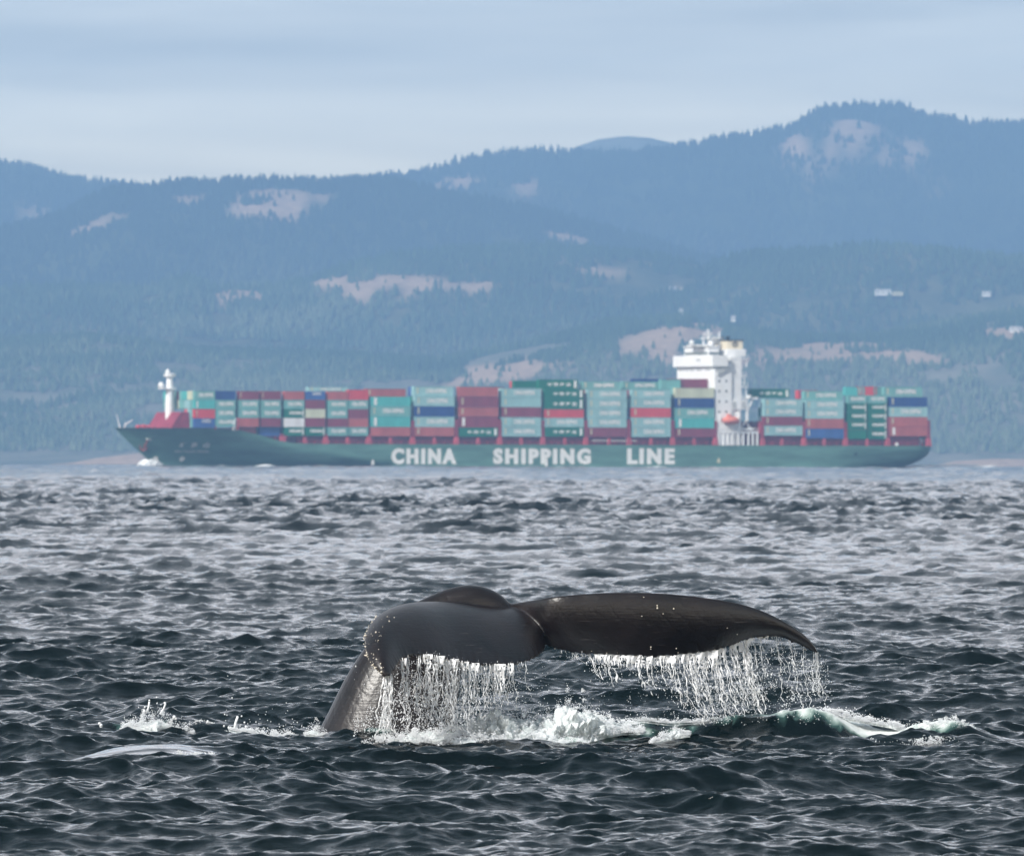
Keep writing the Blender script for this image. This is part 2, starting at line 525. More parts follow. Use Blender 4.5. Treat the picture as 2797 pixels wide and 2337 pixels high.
def tree_material(k=1.0):
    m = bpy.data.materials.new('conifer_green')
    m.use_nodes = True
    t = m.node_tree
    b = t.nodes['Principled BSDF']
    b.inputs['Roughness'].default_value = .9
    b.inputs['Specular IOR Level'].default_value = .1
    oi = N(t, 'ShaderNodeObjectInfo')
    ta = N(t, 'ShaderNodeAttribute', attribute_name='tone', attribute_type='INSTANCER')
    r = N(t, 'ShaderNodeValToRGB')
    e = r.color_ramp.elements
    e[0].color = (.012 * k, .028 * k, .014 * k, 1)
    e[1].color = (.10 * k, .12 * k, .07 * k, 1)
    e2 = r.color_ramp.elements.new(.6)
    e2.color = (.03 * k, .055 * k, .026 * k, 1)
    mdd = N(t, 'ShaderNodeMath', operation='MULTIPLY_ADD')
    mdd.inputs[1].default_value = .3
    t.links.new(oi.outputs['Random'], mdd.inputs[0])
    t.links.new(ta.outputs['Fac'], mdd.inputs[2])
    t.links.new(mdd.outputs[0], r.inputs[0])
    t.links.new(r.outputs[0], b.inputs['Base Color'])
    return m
TREE_MAT = tree_material()

def tree_group(mt):
    g = bpy.data.node_groups.new('conifers', 'GeometryNodeTree')
    g.interface.new_socket('Geometry', in_out='INPUT', socket_type='NodeSocketGeometry')
    g.interface.new_socket('Geometry', in_out='OUTPUT', socket_type='NodeSocketGeometry')
    gi, go = N(g, 'NodeGroupInput'), N(g, 'NodeGroupOutput')
    join = N(g, 'GeometryNodeJoinGeometry')
    for r0, r1, d, z in ((.24, .05, .45, .12), (.18, .03, .4, .38), (.11, .0, .38, .64), (.035, .03, .2, -.02)):
        c = N(g, 'GeometryNodeMeshCone')
        c.inputs['Vertices'].default_value = 5
        c.inputs['Radius Bottom'].default_value = r0
        c.inputs['Radius Top'].default_value = r1
        c.inputs['Depth'].default_value = d
        tr = N(g, 'GeometryNodeTransform')
        tr.inputs['Translation'].default_value = (0, 0, z)
        g.links.new(c.outputs['Mesh'], tr.inputs['Geometry'])
        g.links.new(tr.outputs[0], join.inputs[0])
    sm = N(g, 'GeometryNodeSetMaterial')
    sm.inputs['Material'].default_value = mt
    g.links.new(join.outputs[0], sm.inputs[0])
    iop = N(g, 'GeometryNodeInstanceOnPoints')
    g.links.new(gi.outputs[0], iop.inputs['Points'])
    g.links.new(sm.outputs[0], iop.inputs['Instance'])
    na = N(g, 'GeometryNodeInputNamedAttribute', data_type='FLOAT_VECTOR')
    na.inputs['Name'].default_value = 'size'
    g.links.new(na.outputs[0], iop.inputs['Scale'])
    nr = N(g, 'GeometryNodeInputNamedAttribute', data_type='FLOAT_VECTOR')
    nr.inputs['Name'].default_value = 'turn'
    g.links.new(nr.outputs[0], iop.inputs['Rotation'])
    g.links.new(iop.outputs[0], go.inputs[0])
    return g
TREES = tree_group(TREE_MAT)
TREE_LOW = tree_material(1.75)  # paler copy for low slopes: haze near the shore put into the colour
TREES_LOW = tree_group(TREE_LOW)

def drop(x, y): return (x * x + y * y) / (2 * RC)

HILL = {}
def hill_height(name, X, Y):
    yc, yf, prof = LAYERS[name]
    px2 = (X / Y * F + CX) / K
    pts = np.array(prof, float)
    # profile smoothed slightly, converted to heights at the crest distance
    pyy = np.interp(px2, pts[:, 0], pts[:, 1]) * K
    zc = CH + (HY - (pyy - ROLL * (px2 * K - CX))) / F * yc
    base = -drop(X, Y) - 4
    t = np.clip((Y - yf) / (yc - yf), 0, 1)
    wav = (vnoise(X, Y, 420, 11) - .5) * .35 * np.sin(np.pi * t)
    tt = np.clip(t + wav, 0, 1)
    s = .25 * tt + .75 * np.sin(tt * np.pi / 2) ** 1.15
    amp = (zc - base)
    z = base + amp * s
    rough = (vnoise(X, Y, 130, 12) - .5) * .11 + (vnoise(X, Y, 45, 13) - .5) * .045
    z += amp * rough * np.sin(np.pi * np.clip(t, 0, 1)) 
    back = np.clip((Y - yc) / (.06 * yc), 0, 1)
    z -= amp * back * .35
    z = base + (z - base) * np.clip((.106 - np.abs(X / Y)) / .03, 0, 1) ** .6
    return z

for nm, (yc, yf, prof) in LAYERS.items():
    low = nm in ('foothill', 'coastal_slope')
    cols = {'far_hill': ((.16, .18, .14), (.22, .23, .19)), 'ridge': ((.02, .04, .02), (.05, .07, .03)),  # far hill paler than the ridge: haze of distance put into its colour
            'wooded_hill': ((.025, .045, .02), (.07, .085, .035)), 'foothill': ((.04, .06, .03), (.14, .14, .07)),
            'coastal_slope': ((.10, .12, .08), (.24, .22, .16)), 'rocky_shore': ((.36, .34, .33), (.5, .48, .46))}[nm]  # foothill and coastal slope paler: thicker low haze put into ground colour
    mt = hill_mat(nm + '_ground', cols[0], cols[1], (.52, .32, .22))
    W = .105 * yc
    xs = np.linspace(-W, W, 560)
    ys = np.concatenate([np.linspace(yf, yc, 70), np.linspace(yc, yc * 1.06, 8)[1:]])
    Y, X = np.meshgrid(ys, xs, indexing='ij')
    Z = hill_height(nm, X, Y)
    me = np_mesh(nm, np.stack([X, Y, Z], -1).reshape(-1, 3), grid_faces(len(ys), len(xs)))
    q = X / Y * F + CX
    pr = HY - (Z - CH) / Y * F + ROLL * (q - CX)
    jx = q / K + (vnoise(X, Y, 60, 21) - .5) * 16 + (vnoise(X, Y, 22, 23) - .5) * 14
    jy = pr / K + (vnoise(X, Y, 50, 22) - .5) * 14
    bare = np.zeros(X.shape, bool)
    for poly in BARE.get(nm, []):
        bare |= inpoly(jx, jy, poly)
    bare &= (vnoise(X, Y, 26, 51) + .5 * vnoise(X, Y, 90, 52)) > .26
    if nm == 'rocky_shore': bare[:] = True
    a = me.attributes.new('bare', 'FLOAT', 'POINT')
    bf = bare.astype(np.float32)
    for _ in range(4):
        bf[1:-1, 1:-1] = (bf[1:-1, 1:-1] * 2 + bf[:-2, 1:-1] + bf[2:, 1:-1] + bf[1:-1, :-2] + bf[1:-1, 2:]) / 6
    a.data.foreach_set('value', bf.ravel())
    o = link(nm, me, mt, smooth=True)
    LBL = {'far_hill': 'pale blue far hill peeping over the main ridge', 'ridge': 'high wooded ridge with bare rock faces along the skyline',
           'wooded_hill': 'long wooded hill at left with tan clearings', 'foothill': 'wooded foothill with tan bluffs above the ship',
           'coastal_slope': 'hazy lower slope of dry grass and woods behind the ship', 'rocky_shore': 'low pale rocky shore at the waterline'}
    tag(o, LBL[nm], kind='structure')
    HILL[nm] = bare
    # trees
    if nm in ('rocky_shore', 'far_hill'): continue
    cnt = {'ridge': 30000, 'wooded_hill': 30000, 'foothill': 30000, 'coastal_slope': 42000}[nm]
    cnt = int(cnt * 1.4)
    hgt = {'ridge': 10.5, 'wooded_hill': 9.5, 'foothill': 7.8, 'coastal_slope': 6.8}[nm]
    tx = rng.uniform(-W * .9, W * .9, cnt)
    tt = rng.random(cnt) ** .8
    ty = yf + (yc - yf) * (tt * 1.01)
    nsk = 900
    tx = np.concatenate([tx, rng.uniform(-W * .9, W * .9, nsk)])
    ty = np.concatenate([ty, yc - rng.uniform(0, .012, nsk) * yc])
    tz = hill_height(nm, tx, ty)
    q = tx / ty * F + CX
    pr = HY - (tz - CH) / ty * F + ROLL * (q - CX)
    jx = q / K + (vnoise(tx, ty, 60, 21) - .5) * 16 + (vnoise(tx, ty, 22, 23) - .5) * 14
    jy = pr / K + (vnoise(tx, ty, 50, 22) - .5) * 14
    bad = np.zeros(len(tx), bool)
    for poly in BARE.get(nm, []):
        bad |= inpoly(jx, jy - 2, poly)
    bad &= (rng.random(len(tx)) > .04) & (vnoise(tx, ty, 35, 71) < .72)
    clump = vnoise(tx, ty, 55, 31) + .4 * vnoise(tx, ty, 18, 32)
    bad |= clump < (.44 if low else .40)
    if nm == 'coastal_slope':
        bad |= vnoise(tx, ty, 160, 33) < .16
    bad |= tz < 3
    k = ~bad
    V = np.stack([tx[k], ty[k], tz[k]], -1)
    pm = bpy.data.meshes.new('forest')
    pm.vertices.add(len(V))
    pm.vertices.foreach_set('co', V.astype(np.float32).ravel())
    hh = hgt * (.55 + .75 * rng.random(len(V)) ** 1.6)
    ww = hh * (.9 + .7 * rng.random(len(V)))
    a = pm.attributes.new('size', 'FLOAT_VECTOR', 'POINT')
    a.data.foreach_set('vector', np.stack([ww, ww, hh], -1).astype(np.float32).ravel())
    frac = np.clip((ty - yf) / (yc - yf), 0, 1)[k]
    tone = .62 * vnoise(tx[k], ty[k], 210, 61) + .3 * vnoise(tx[k], ty[k], 60, 62) + .42 * (1 - frac) - .28 + (.22 if nm == 'coastal_slope' else .08 if nm == 'foothill' else 0)  # random stands, paler downhill: low haze put into the tree colour
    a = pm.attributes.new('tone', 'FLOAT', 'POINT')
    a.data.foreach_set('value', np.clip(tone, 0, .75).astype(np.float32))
    a = pm.attributes.new('turn', 'FLOAT_VECTOR', 'POINT')
    a.data.foreach_set('vector', np.stack([rng.normal(0, .04, len(V)), rng.normal(0, .04, len(V)), rng.random(len(V)) * 6.28], -1).astype(np.float32).ravel())
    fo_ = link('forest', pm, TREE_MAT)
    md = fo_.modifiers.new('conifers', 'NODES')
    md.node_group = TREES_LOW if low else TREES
    tag(fo_, {'ridge': 'dark conifer forest covering the high far ridge', 'wooded_hill': 'conifer forest on the long left hill',
              'foothill': 'hazy forest on the foothill above the ship', 'coastal_slope': 'sparse hazy trees on the lowest slope behind the ship'}[nm], kind='stuff')

# haze
hz = MB().box(-3300, 3300, -300, 14800, -60, 620).build('haze')
hm = bpy.data.materials.new('haze_air')
hm.use_nodes = True
hm.node_tree.nodes.clear()
ho = N(hm.node_tree, 'ShaderNodeOutputMaterial')
pv = N(hm.node_tree, 'ShaderNodeVolumePrincipled')
pv.inputs['Color'].default_value = (.285, .51, .88, 1)
pv.inputs['Density'].default_value = 1.42e-4
pv.inputs['Anisotropy'].default_value = 0.0
hm.node_tree.links.new(pv.outputs[0], ho.inputs['Volume'])
hz.data.materials.append(hm)
tag(hz, 'blue haze in the air over the strait', kind='stuff')
#PART2
# ------------------------------------------------------------------ container ship
TH = math.radians(20)
SY0 = 2780.0
SX0 = 0.0
SZ0 = -drop(0, SY0)
ship = empty('container_ship', (SX0, SY0, SZ0), TH)
SHIP_M = Matrix.Translation((SX0, SY0, SZ0)) @ Matrix.Rotation(TH, 4, 'Z')
tag(ship, 'long green-hulled container ship crossing behind the whale', 'ship')
HB = 16.1     # half beam
cT, sT = math.cos(TH), math.sin(TH)
def sx(px, y=-HB):
    k = (px + ROLL * (1200 - CY) - CX) / F
    return (k * (SY0 + y * cT) - SX0 + y * sT) / (cT - k * sT)
def sz(py, x, y=-HB):
    Y = SY0 + x * sT + y * cT
    X = SX0 + x * cT - y * sT
    px = X / Y * F + CX
    pyy = py - ROLL * (px - CX)
    return CH + (HY - pyy) / F * Y - SZ0

M = {}
M['hull'] = mat('hull_green', (.095, .205, .165), .5, .35, var=.32, vscale=.5, detail=7, stretch=(.16, .16, .9))
M['boot'] = mat('boot_red', (.25, .05, .05), .6)
M['deck'] = mat('deck_crimson', (.27, .035, .06), .7, .2, var=.3, vscale=.3)
M['post'] = mat('post_coral', (.50, .085, .11), .65, .2, var=.25, vscale=.3)
M['white'] = mat('white_paint', (.88, .87, .85), .5, .3, var=.06, vscale=.4)
M['cream'] = mat('cream_paint', (.62, .58, .40), .6, .3, var=.1, vscale=.4)
M['funnel'] = mat('funnel_yellow', (.74, .65, .48), .5, .3)
M['black'] = mat('black_paint', (.012, .013, .016), .5, .3)
M['glass'] = mat('dark_glass', (.01, .035, .05), .15, .6)
M['orange'] = mat('lifeboat_orange', (.72, .22, .16), .5, .3)
M['letter'] = mat('letter_white', (.85, .84, .80), .6, .2)
M['steel'] = mat('pale_steel', (.5, .5, .48), .6, .3)
M['rustmark'] = mat('anchor_rust', (.30, .07, .04), .8, .1)
CCOL = {'teal': (.17, .39, .36), 'pale_teal': (.30, .50, .50), 'turquoise': (.08, .42, .39), 'maroon': (.23, .035, .06), 'rust': (.42, .10, .09),
        'red': (.60, .06, .07), 'navy': (.015, .05, .20), 'blue': (.04, .10, .30), 'green': (.0, .15, .085), 'cream': (.58, .60, .44), 'white': (.80, .78, .78), 'grey': (.22, .34, .36)}
for k_, c_ in CCOL.items():
    M['c_' + k_] = mat('container_' + k_, c_, .55, .25, var=.16, vscale=.35)

# hull
XB, XSTERN = sx(313, 0), sx(2541)
xk = [XB, sx(560), sx(650), sx(708), sx(756), sx(800), sx(850), XSTERN + 2]
zk = [sz(1167.5, XB, 0), sz(1168.5, xk[1]), sz(1173, xk[2]), sz(1187, xk[3]), sz(1202, xk[4]), sz(1209.5, xk[5]), sz(1212, xk[6]), sz(1217.5, XSTERN)]
def zdeck(x): return np.interp(x, xk, zk)
XW0 = sx(424, 0)
ZD = float(zdeck(50.0))
def half(x, v):
    """half breadth of the hull at station x, v = 0 waterline .. 1 deck edge"""
    vv = max(0, min(1, v))
    x0 = XB + (XW0 - XB) * (1 - vv) ** 1.05
    L = 92 - 52 * vv ** .8
    u = min(1, max(0, (x - x0) / L))
    b = HB * (1 - (1 - u) ** 2.1) ** (1.15 - .35 * vv)
    ua = min(1, max(0, (XSTERN - x) / 38))
    tuck = (1 - vv) ** 2.2 * (1 - ua) ** 1.6 * .62
    return b * (1 - tuck)
def x_ends(v):
    vv = max(0, min(1, v))
    return XB + (XW0 - XB) * (1 - vv) ** 1.05, XSTERN - 6.5 * (1 - vv) ** 3
NV, NX = 15, 90
vv_ = np.concatenate([[-.25], np.linspace(0, 1, NV - 1)])
hv = []
for v in vv_:
    a_, b_ = x_ends(v)
    for i in range(NX):
        u = i / (NX - 1)
        x = a_ + (b_ - a_) * (u ** 1.6 * .5 + .5 * u)
        hv.append((x, -half(x, v), v * float(zdeck(x))))
hull = MB()
fs = [tuple(q) for q in grid_faces(NV, NX)]
hull.add(hv, fs)
hull.add([(x, -y, z) for x, y, z in hv], [q[::-1] for q in fs])
n_ = NV * NX
# transom and deck sheet
tr = MB()
for r in range(NV - 1):
    a0, a1 = r * NX + NX - 1, (r + 1) * NX + NX - 1
    hull.f.append((a0, n_ + a0, n_ + a1, a1))
hull_o = hull.build('hull', M['hull'], ship, smooth=False)
for p_ in hull_o.data.polygons: p_.use_smooth = True
dk = MB()
tv = [hv[(NV - 1) * NX + i] for i in range(NX)]
dk.add([(x, y, z - .25) for x, y, z in tv] + [(x, -y, z - .25) for x, y, z in tv], [(i, i + 1, NX + i + 1, NX + i) for i in range(NX - 1)])
dk.build('deck', M['deck'], ship)
# dark boot stripe along the stern waterline
# hatch coaming: a long crimson box under the stacks
co_ = MB()
for (a, b) in [(815, 1955), (2088, 2520)]:
    co_.box(sx(a), sx(b), -13.6, 13.6, ZD - .3, sz(1190, sx((a + b) / 2)))
co_.build('hatch_coaming', M['deck'], ship)
hl = MB()
for (a, b, ty_) in [(600, 656, 1168), (656, 710, 1190), (710, 770, 1190)]:
    hl.box(sx(a), sx(b) - .02, -9.5, 9.5, float(zdeck(sx(b))) - .3, max(sz(ty_, sx(a)) - .05, float(zdeck(sx(b)))))
hl.build('forward_hatch', M['deck'], ship)

def text_mesh(txt, bold=.0, extrude=0.0, spacing=1.0):
    cu = bpy.data.curves.new('text', 'FONT')
    cu.body = txt
    cu.offset = bold
    cu.extrude = extrude
    cu.resolution_u = 3
    cu.space_character = spacing
    o = bpy.data.objects.new('text', cu)
    COL.objects.link(o)
    dg = bpy.context.evaluated_depsgraph_get()
    me = bpy.data.meshes.new_from_object(o.evaluated_get(dg))
    bpy.data.objects.remove(o)
    bpy.data.curves.remove(cu)
    me.materials.clear()
    return me
def fit_text(me, x0, x1, z0, z1, y):
    """lay text into the rectangle x0..x1, z0..z1 on the plane y, facing -y"""
    n = len(me.vertices)
    v = np.empty(n * 3, np.float32)
    me.vertices.foreach_get('co', v)
    v = v.reshape(-1, 3)
    lo, hi = v.min(0), v.max(0)
    o = np.empty_like(v)
    o[:, 0] = x0 + (v[:, 0] - lo[0]) / (hi[0] - lo[0]) * (x1 - x0)
    o[:, 2] = z0 + (v[:, 1] - lo[1]) / (hi[1] - lo[1]) * (z1 - z0)
    o[:, 1] = y
    me.vertices.foreach_set('co', o.ravel())
    me.update()
    return me

for word, a, b in (('CHINA', 1070, 1246), ('SHIPPING', 1348, 1613), ('LINE', 1714, 1842)):
    n_l = len(word)
    me = text_mesh(word, .05, 0, 1.3)
    fit_text(me, sx(a), sx(b), sz(1267, sx(a)), sz(1224, sx(a)), -HB - .06)
    hl_ = link('hull_lettering', me, M['letter'], ship)
    hl_['label'] = word + ' in white capitals on the green hull'
    for k_, dx_ in enumerate((-.13, .13)):
        m2 = me.copy()
        for v in m2.vertices:
            v.co.x += dx_; v.co.y += .012 * (k_ + 1)
        link('letter_edge', m2, M['letter'], hl_)
# small name and characters at the bow, following the flare
def flare_y(x, z): return -half(x, z / float(zdeck(x)))
def wrap_hull(me, off=.12):
    for v in me.vertices:
        v.co.y = flare_y(v.co.x, v.co.z) - off
    me.update()
def sxf(px, y): return sx(px, y)
for ch, a, b in (('新', 505, 519), ('洋', 532, 547), ('山', 562, 577)):
    me = text_mesh(ch, .05)
    yy = -11.5
    fit_text(me, sx(a, yy), sx(b, yy), sz(1222, sx(a, yy), yy), sz(1208, sx(a, yy), yy), 0)
    wrap_hull(me)
    link('bow_character', me, M['letter'], ship)
me = text_mesh('XIN YANG SHAN', .01)
fit_text(me, sx(496, -11.5), sx(580, -11.5), sz(1236, sx(500), -11.5), sz(1229, sx(500), -11.5), 0)
wrap_hull(me)
link('bow_name', me, M['letter'], ship)
def hull_disc(px, py, r, m, name, yy=-9, sq=1.0):
    mb = MB()
    cx_, cz_ = sx(px, yy), sz(py, sx(px, yy), yy)
    n = 14
    vs = []
    for q in (r, r * .55):
        for i in range(n):
            t = 2 * math.pi * i / n
            x, z = cx_ + q * math.cos(t), cz_ + q * sq * math.sin(t)
            vs.append((x, flare_y(x, z) - .22, z))
    mb.add(vs, [(i, (i + 1) % n, n + (i + 1) % n, n + i) for i in range(n)] + [tuple(range(n, 2 * n))])
    return mb.build(name, m, ship)
hull_disc(436, 1253, .75, M['letter'], 'bulb_mark', -5)
hull_disc(507, 1253, .75, M['letter'], 'thruster_mark', -7)
hull_disc(2337, 1240, .45, M['black'], 'mooring_port', -16)
# anchor in its pocket
an = MB()
yy = -6.5
ax_, az_ = sx(404, yy), sz(1216, sx(404, yy), yy)
def onhull(x, z, o=.3): return (x, flare_y(x, z) - o, z)
an.tube([onhull(ax_ + .8, az_ + 1.4, .5), onhull(ax_ + .3, az_ - .6, .6)], .28, 6)
an.tube([onhull(ax_ - .9, az_ + .0, .5), onhull(ax_ - .5, az_ - 1.0, .6), onhull(ax_ + .2, az_ - 1.5, .7), onhull(ax_ + .9, az_ - 1.1, .6), onhull(ax_ + 1.2, az_ - .1, .5)], [.15, .3, .38, .3, .15], 6)
an_o = an.build('anchor', M['rustmark'], ship)
hp = MB()
hp.tube([onhull(ax_ + 1.0, az_ + 1.9, .1), onhull(ax_ + .9, az_ + 1.5, .6)], [1.0, .75], 12)
hp.build('hawse_pipe', M['steel'], ship)
# draught / tug marks on the side and the pilot ladder
for px_, m_, c_ in ((1018, 'letter', 1262), (1963, 'cream', 1257)):
    mb = MB()
    x = sx(px_)
    z = sz(c_, x)
    mb.prism([(x - .5, z - .7), (x + .5, z - .7), (x + .35, z + .3), (x, z + .9), (x - .35, z + .3)], -HB - .10, -HB - .04)
    mb.build('tug_mark', M[m_], ship)
mb = MB()
x = sx(1492)
mb.box(x - .35, x + .35, -HB - .35, -HB - .12, sz(1274, x), sz(1252, x))
mb.build('pilot_ladder', M['letter'], ship)

# bow details: breakwater, mast, jackstaff, windlass gear
bw = MB()
yb = -12
x0b, x1b = sx(415, yb), sx(528, yb)
zf = float(zdeck(sx(480)))
zt = sz(1136, sx(470), -8)
bwx = sx(452, 0)
bw.prism([(bwx - 1.8, zf - .3), (bwx + 4.5, zf - .3), (bwx + 3.8, zf + 4.6), (bwx + 1.4, zf + 4.6)], -10.5, 12.5)
bw.build('breakwater', M['deck'], ship)
for yy in (-10.52, -5, 0.5, 6):
    g_ = MB()
    g_.prism([(bwx + .5, zf - .25), (bwx + 11.5, zf - .25), (bwx + 4.2, zf + 4.2), (bwx + 2.2, zf + 4.2)], yy - .18, yy)
    g_.build('breakwater_bracket', M['deck'], ship)
mx_ = sx(463, 0)
ms = MB()
zt_ = lambda py: sz(py, mx_, 0)
ms.lathe(mx_, 0, [(1.15, zf - .3), (1.2, zt_(1150)), (1.35, zt_(1120)), (1.25, zt_(1095)), (1.05, zt_(1060)), (.9, zt_(1035)), (.55, zt_(1026))], 12)
mast = ms.build('foremast', M['white'], ship, smooth=True)
pl = MB()
pl.box(mx_ - 3.0, mx_ + 1.6, -1.5, 1.5, zt_(1062), zt_(1059.5))
pl.build('lower_platform', M['white'], mast)
pl = MB()
pl.lathe(mx_, 0, [(.7, zt_(1033)), (1.7, zt_(1028)), (1.8, zt_(1021)), (.6, zt_(1019))], 12)
pl.build('upper_platform', M['white'], mast)
pl = MB()
pl.lathe(mx_ - .6, 0, [(.5, zt_(1021)), (.75, zt_(1015)), (.35, zt_(1010)), (.1, zt_(1007))], 8)
pl.build('masthead_lamp', M['white'], mast)
pl = MB()
pl.lathe(mx_ - 2.6, 0, [(.6, zt_(1060)), (.95, zt_(1054)), (.7, zt_(1047)), (.3, zt_(1043))], 8)
pl.build('fog_horn', M['white'], mast)
pl = MB()
for t in (0, 1):
    pl.tube([(mx_ + 1.15, .4 * (2 * t - 1), zf), (mx_ + 1.4, .4 * (2 * t - 1), zt_(1065))], .09, 5)
for i in range(24):
    z = zf + (zt_(1065) - zf) * i / 24
    pl.box(mx_ + 1.15, mx_ + 1.3, -.4, .4, z, z + .08)
pl.build('mast_ladder', M['steel'], mast)
js = MB()
xj = sx(328, 0)
js.tube([(xj, 0, zf - .2), (xj - 1.1, 0, sz(1130, xj, 0))], [.22, .07], 6)
js.build('jackstaff', M['white'], ship)
cr_ = MB()
xj = sx(342, 0)
cr_.tube([(xj, 1, zf - .2), (xj + .3, 1, zf + 1.0), (xj + 2.6, 1, zf + 2.3)], [.28, .22, .1], 6)
cr_.build('davit_arm', M['white'], ship)
for a, w, h in ((378, 1.6, .8), (392, 2.2, 1.0), (404, 1.2, .7)):
    w_ = MB()
    xj = sx(a, -2)
    w_.tube([(xj, -3.4, zf + .45), (xj, -.6, zf + .45)], .55 * h, 10)
    w_.box(xj - w * .5, xj + w * .5, -3.2, -.8, zf - .25, zf + .25 * h)
    w_.build('windlass', M['post'], ship)
wb = MB()
xj = sx(641.5)
zj = float(zdeck(xj))
wb.tube([(xj, -HB + .9, zj - .3), (xj, -HB + .9, sz(1146, xj))], .65, 10)
wb.tube([(xj, -HB + .9, sz(1146, xj)), (xj + .7, -HB + .9, sz(1143, xj))], .45, 8)
wb.build('deck_vent', M['white'], ship, smooth=True)
for a in (590.5, 650.5):
    q_ = MB()
    xj = sx(a)
    q_.box(xj - .2, xj + .2, -HB + .5, -HB + 1.0, float(zdeck(xj)) - .3, sz(1160 if a < 600 else 1140, xj))
    q_.build('stanchion', M['post'], ship)

# ------------------------------------------------------------------ containers
CH40, CH20, CW = 12.19, 6.06, 2.438
def container_mesh(L):
    """steel box with corrugated sides, corner posts and rails, unit height 1, origin at its lower near forward corner"""
    mb = MB()
    W, d = CW, .045
    n = int(L / .55)
    # near and far side corrugation
    for side in (0, 1):
        y0 = 0.0 if side == 0 else W
        s_ = 1 if side == 0 else -1
        vs, x = [], .15
        step = (L - .3) / (n * 4)
        i = 0
        while i <= n * 4:
            deep = (i % 4) in (1, 2)
            vs.append((.15 + step * i, y0 + s_ * (.03 + (d if deep else 0)), .05))
            vs.append((.15 + step * i, y0 + s_ * (.03 + (d if deep else 0)), .95))
            i += 1
        f = [(2 * k, 2 * k + 2, 2 * k + 3, 2 * k + 1) if side == 0 else (2 * k + 1, 2 * k + 3, 2 * k + 2, 2 * k) for k in range(n * 4)]
        mb.add(vs, f)
        mb.box(0, L, min(y0, y0 + s_ * .06), max(y0, y0 + s_ * .06), 0, .055)
        mb.box(0, L, min(y0, y0 + s_ * .06), max(y0, y0 + s_ * .06), .955, 1)
        for xx in (0, L - .16):
            mb.box(xx, xx + .16, min(y0, y0 + s_ * .1), max(y0, y0 + s_ * .1), .055, .955)
    mb.box(.03, L - .03, .1, W - .1, .02, .985)
    me = bpy.data.meshes.new('container_shell')
    me.from_pydata(mb.v, [], mb.f)
    me.update()
    return me
def door_mesh():
    mb = MB()
    for k in (0, 1):
        y0 = .12 + k * 1.11
        mb.box(-.02, .03, y0, y0 + 1.07, .06, .94)
        for yy in (.3, .8):
            mb.box(-.06, -.02, y0 + yy - .02, y0 + yy + .02, .07, .93)
    me = bpy.data.meshes.new('door_end')
    me.from_pydata(mb.v, [], mb.f)
    me.update()
    return me
SHELL = {}
def shell(L, c):
    key = (L, c)
    if key not in SHELL:
        base = SHELL.get(L)
        if base is None:
            base = SHELL[L] = container_mesh(L)
        me = base.copy()
        me.materials.clear()
        me.materials.append(M['c_' + c])
        SHELL[key] = me
    return SHELL[key]
DOOR = {}
DOOR_BASE = door_mesh()
def door(c):
    if c not in DOOR:
        me = DOOR_BASE.copy()
        me.materials.append(M['c_' + c])
        DOOR[c] = me
    return DOOR[c]
PRINT = {}
def print_mesh(kind, L):
    key = (kind, L)
    if key in PRINT: return PRINT[key]
    y = -.012
    if kind == 'line':       # company words along the middle
        me = text_mesh('CHINA SHIPPING', .05, 0, 1.1)
        a, b = (.30 * L, .83 * L) if L > 10 else (.16 * L, .90 * L)
        fit_text(me, a, b, .32, .78, y)
    elif kind == 'ever':
        me = text_mesh('EVERGREEN', .05)
        fit_text(me, .24 * L, .86 * L, .40, .72, y)
    elif kind == 'chars':
        me = text_mesh('中 国 海 运', .03)
        fit_text(me, .22 * L, .82 * L, .30, .68, y)
    elif kind == 'small':
        me = text_mesh('COSCO', .03)
        fit_text(me, .35 * L, .80 * L, .55, .88, y)
    elif kind == 'mark':
        mb = MB(); mb.box(.08 * L, .15 * L, y - .006, y, .12, .88)
        me = bpy.data.meshes.new('mark'); me.from_pydata(mb.v, [], mb.f)
    elif kind == 'endmark':
        mb = MB(); mb.box(.90 * L, .96 * L, y - .006, y, .12, .88)
        me = bpy.data.meshes.new('mark'); me.from_pydata(mb.v, [], mb.f)
    elif kind == 'thin':
        mb = MB(); mb.box(.07 * L, .105 * L, y - .006, y, .25, .88)
        me = bpy.data.meshes.new('mark'); me.from_pydata(mb.v, [], mb.f)
    me.materials.append(M['letter'] if kind != 'thin' else M['cream'])
    PRINT[key] = me
    return me

CWORD = {'teal': 'teal', 'pale_teal': 'pale teal', 'turquoise': 'plain turquoise', 'maroon': 'maroon', 'rust': 'rust red', 'red': 'bright red', 'navy': 'navy blue',
         'blue': 'blue', 'green': 'dark green', 'cream': 'cream', 'white': 'white', 'grey': 'dim grey-teal'}
CGROUP = 'shipping containers stacked on the ship'
def container(x, y, z, L, h, code, label, door_on=True):
    """code: colour[:print]"""
    c, _, pr = code.partition(':')
    o = bpy.data.objects.new('shipping_container', shell(L, c))
    COL.objects.link(o)
    o.matrix_world = SHIP_M @ Matrix.Translation((x, y, z)) @ Matrix.Diagonal((1, 1, h, 1))
    tag(o, label, 'container', CGROUP)
    def child(nm, me):
        ch = bpy.data.objects.new(nm, me)
        COL.objects.link(ch)
        ch.parent = o
    for p_ in pr.split('+') if pr else []:
        child({'line': 'lettering', 'ever': 'lettering', 'chars': 'lettering', 'small': 'lettering'}.get(p_, 'end_mark'), print_mesh(p_, L))
    if door_on:
        child('door', door(c))
    return o

def tiers_z(x, ys):
    return [sz(v, x) for v in ys]
T = 'teal:thin+line'; PT = 'pale_teal:thin+line'
T2 = 'teal:line'; EV = 'green:ever+endmark'; CHR = 'green:chars+endmark'
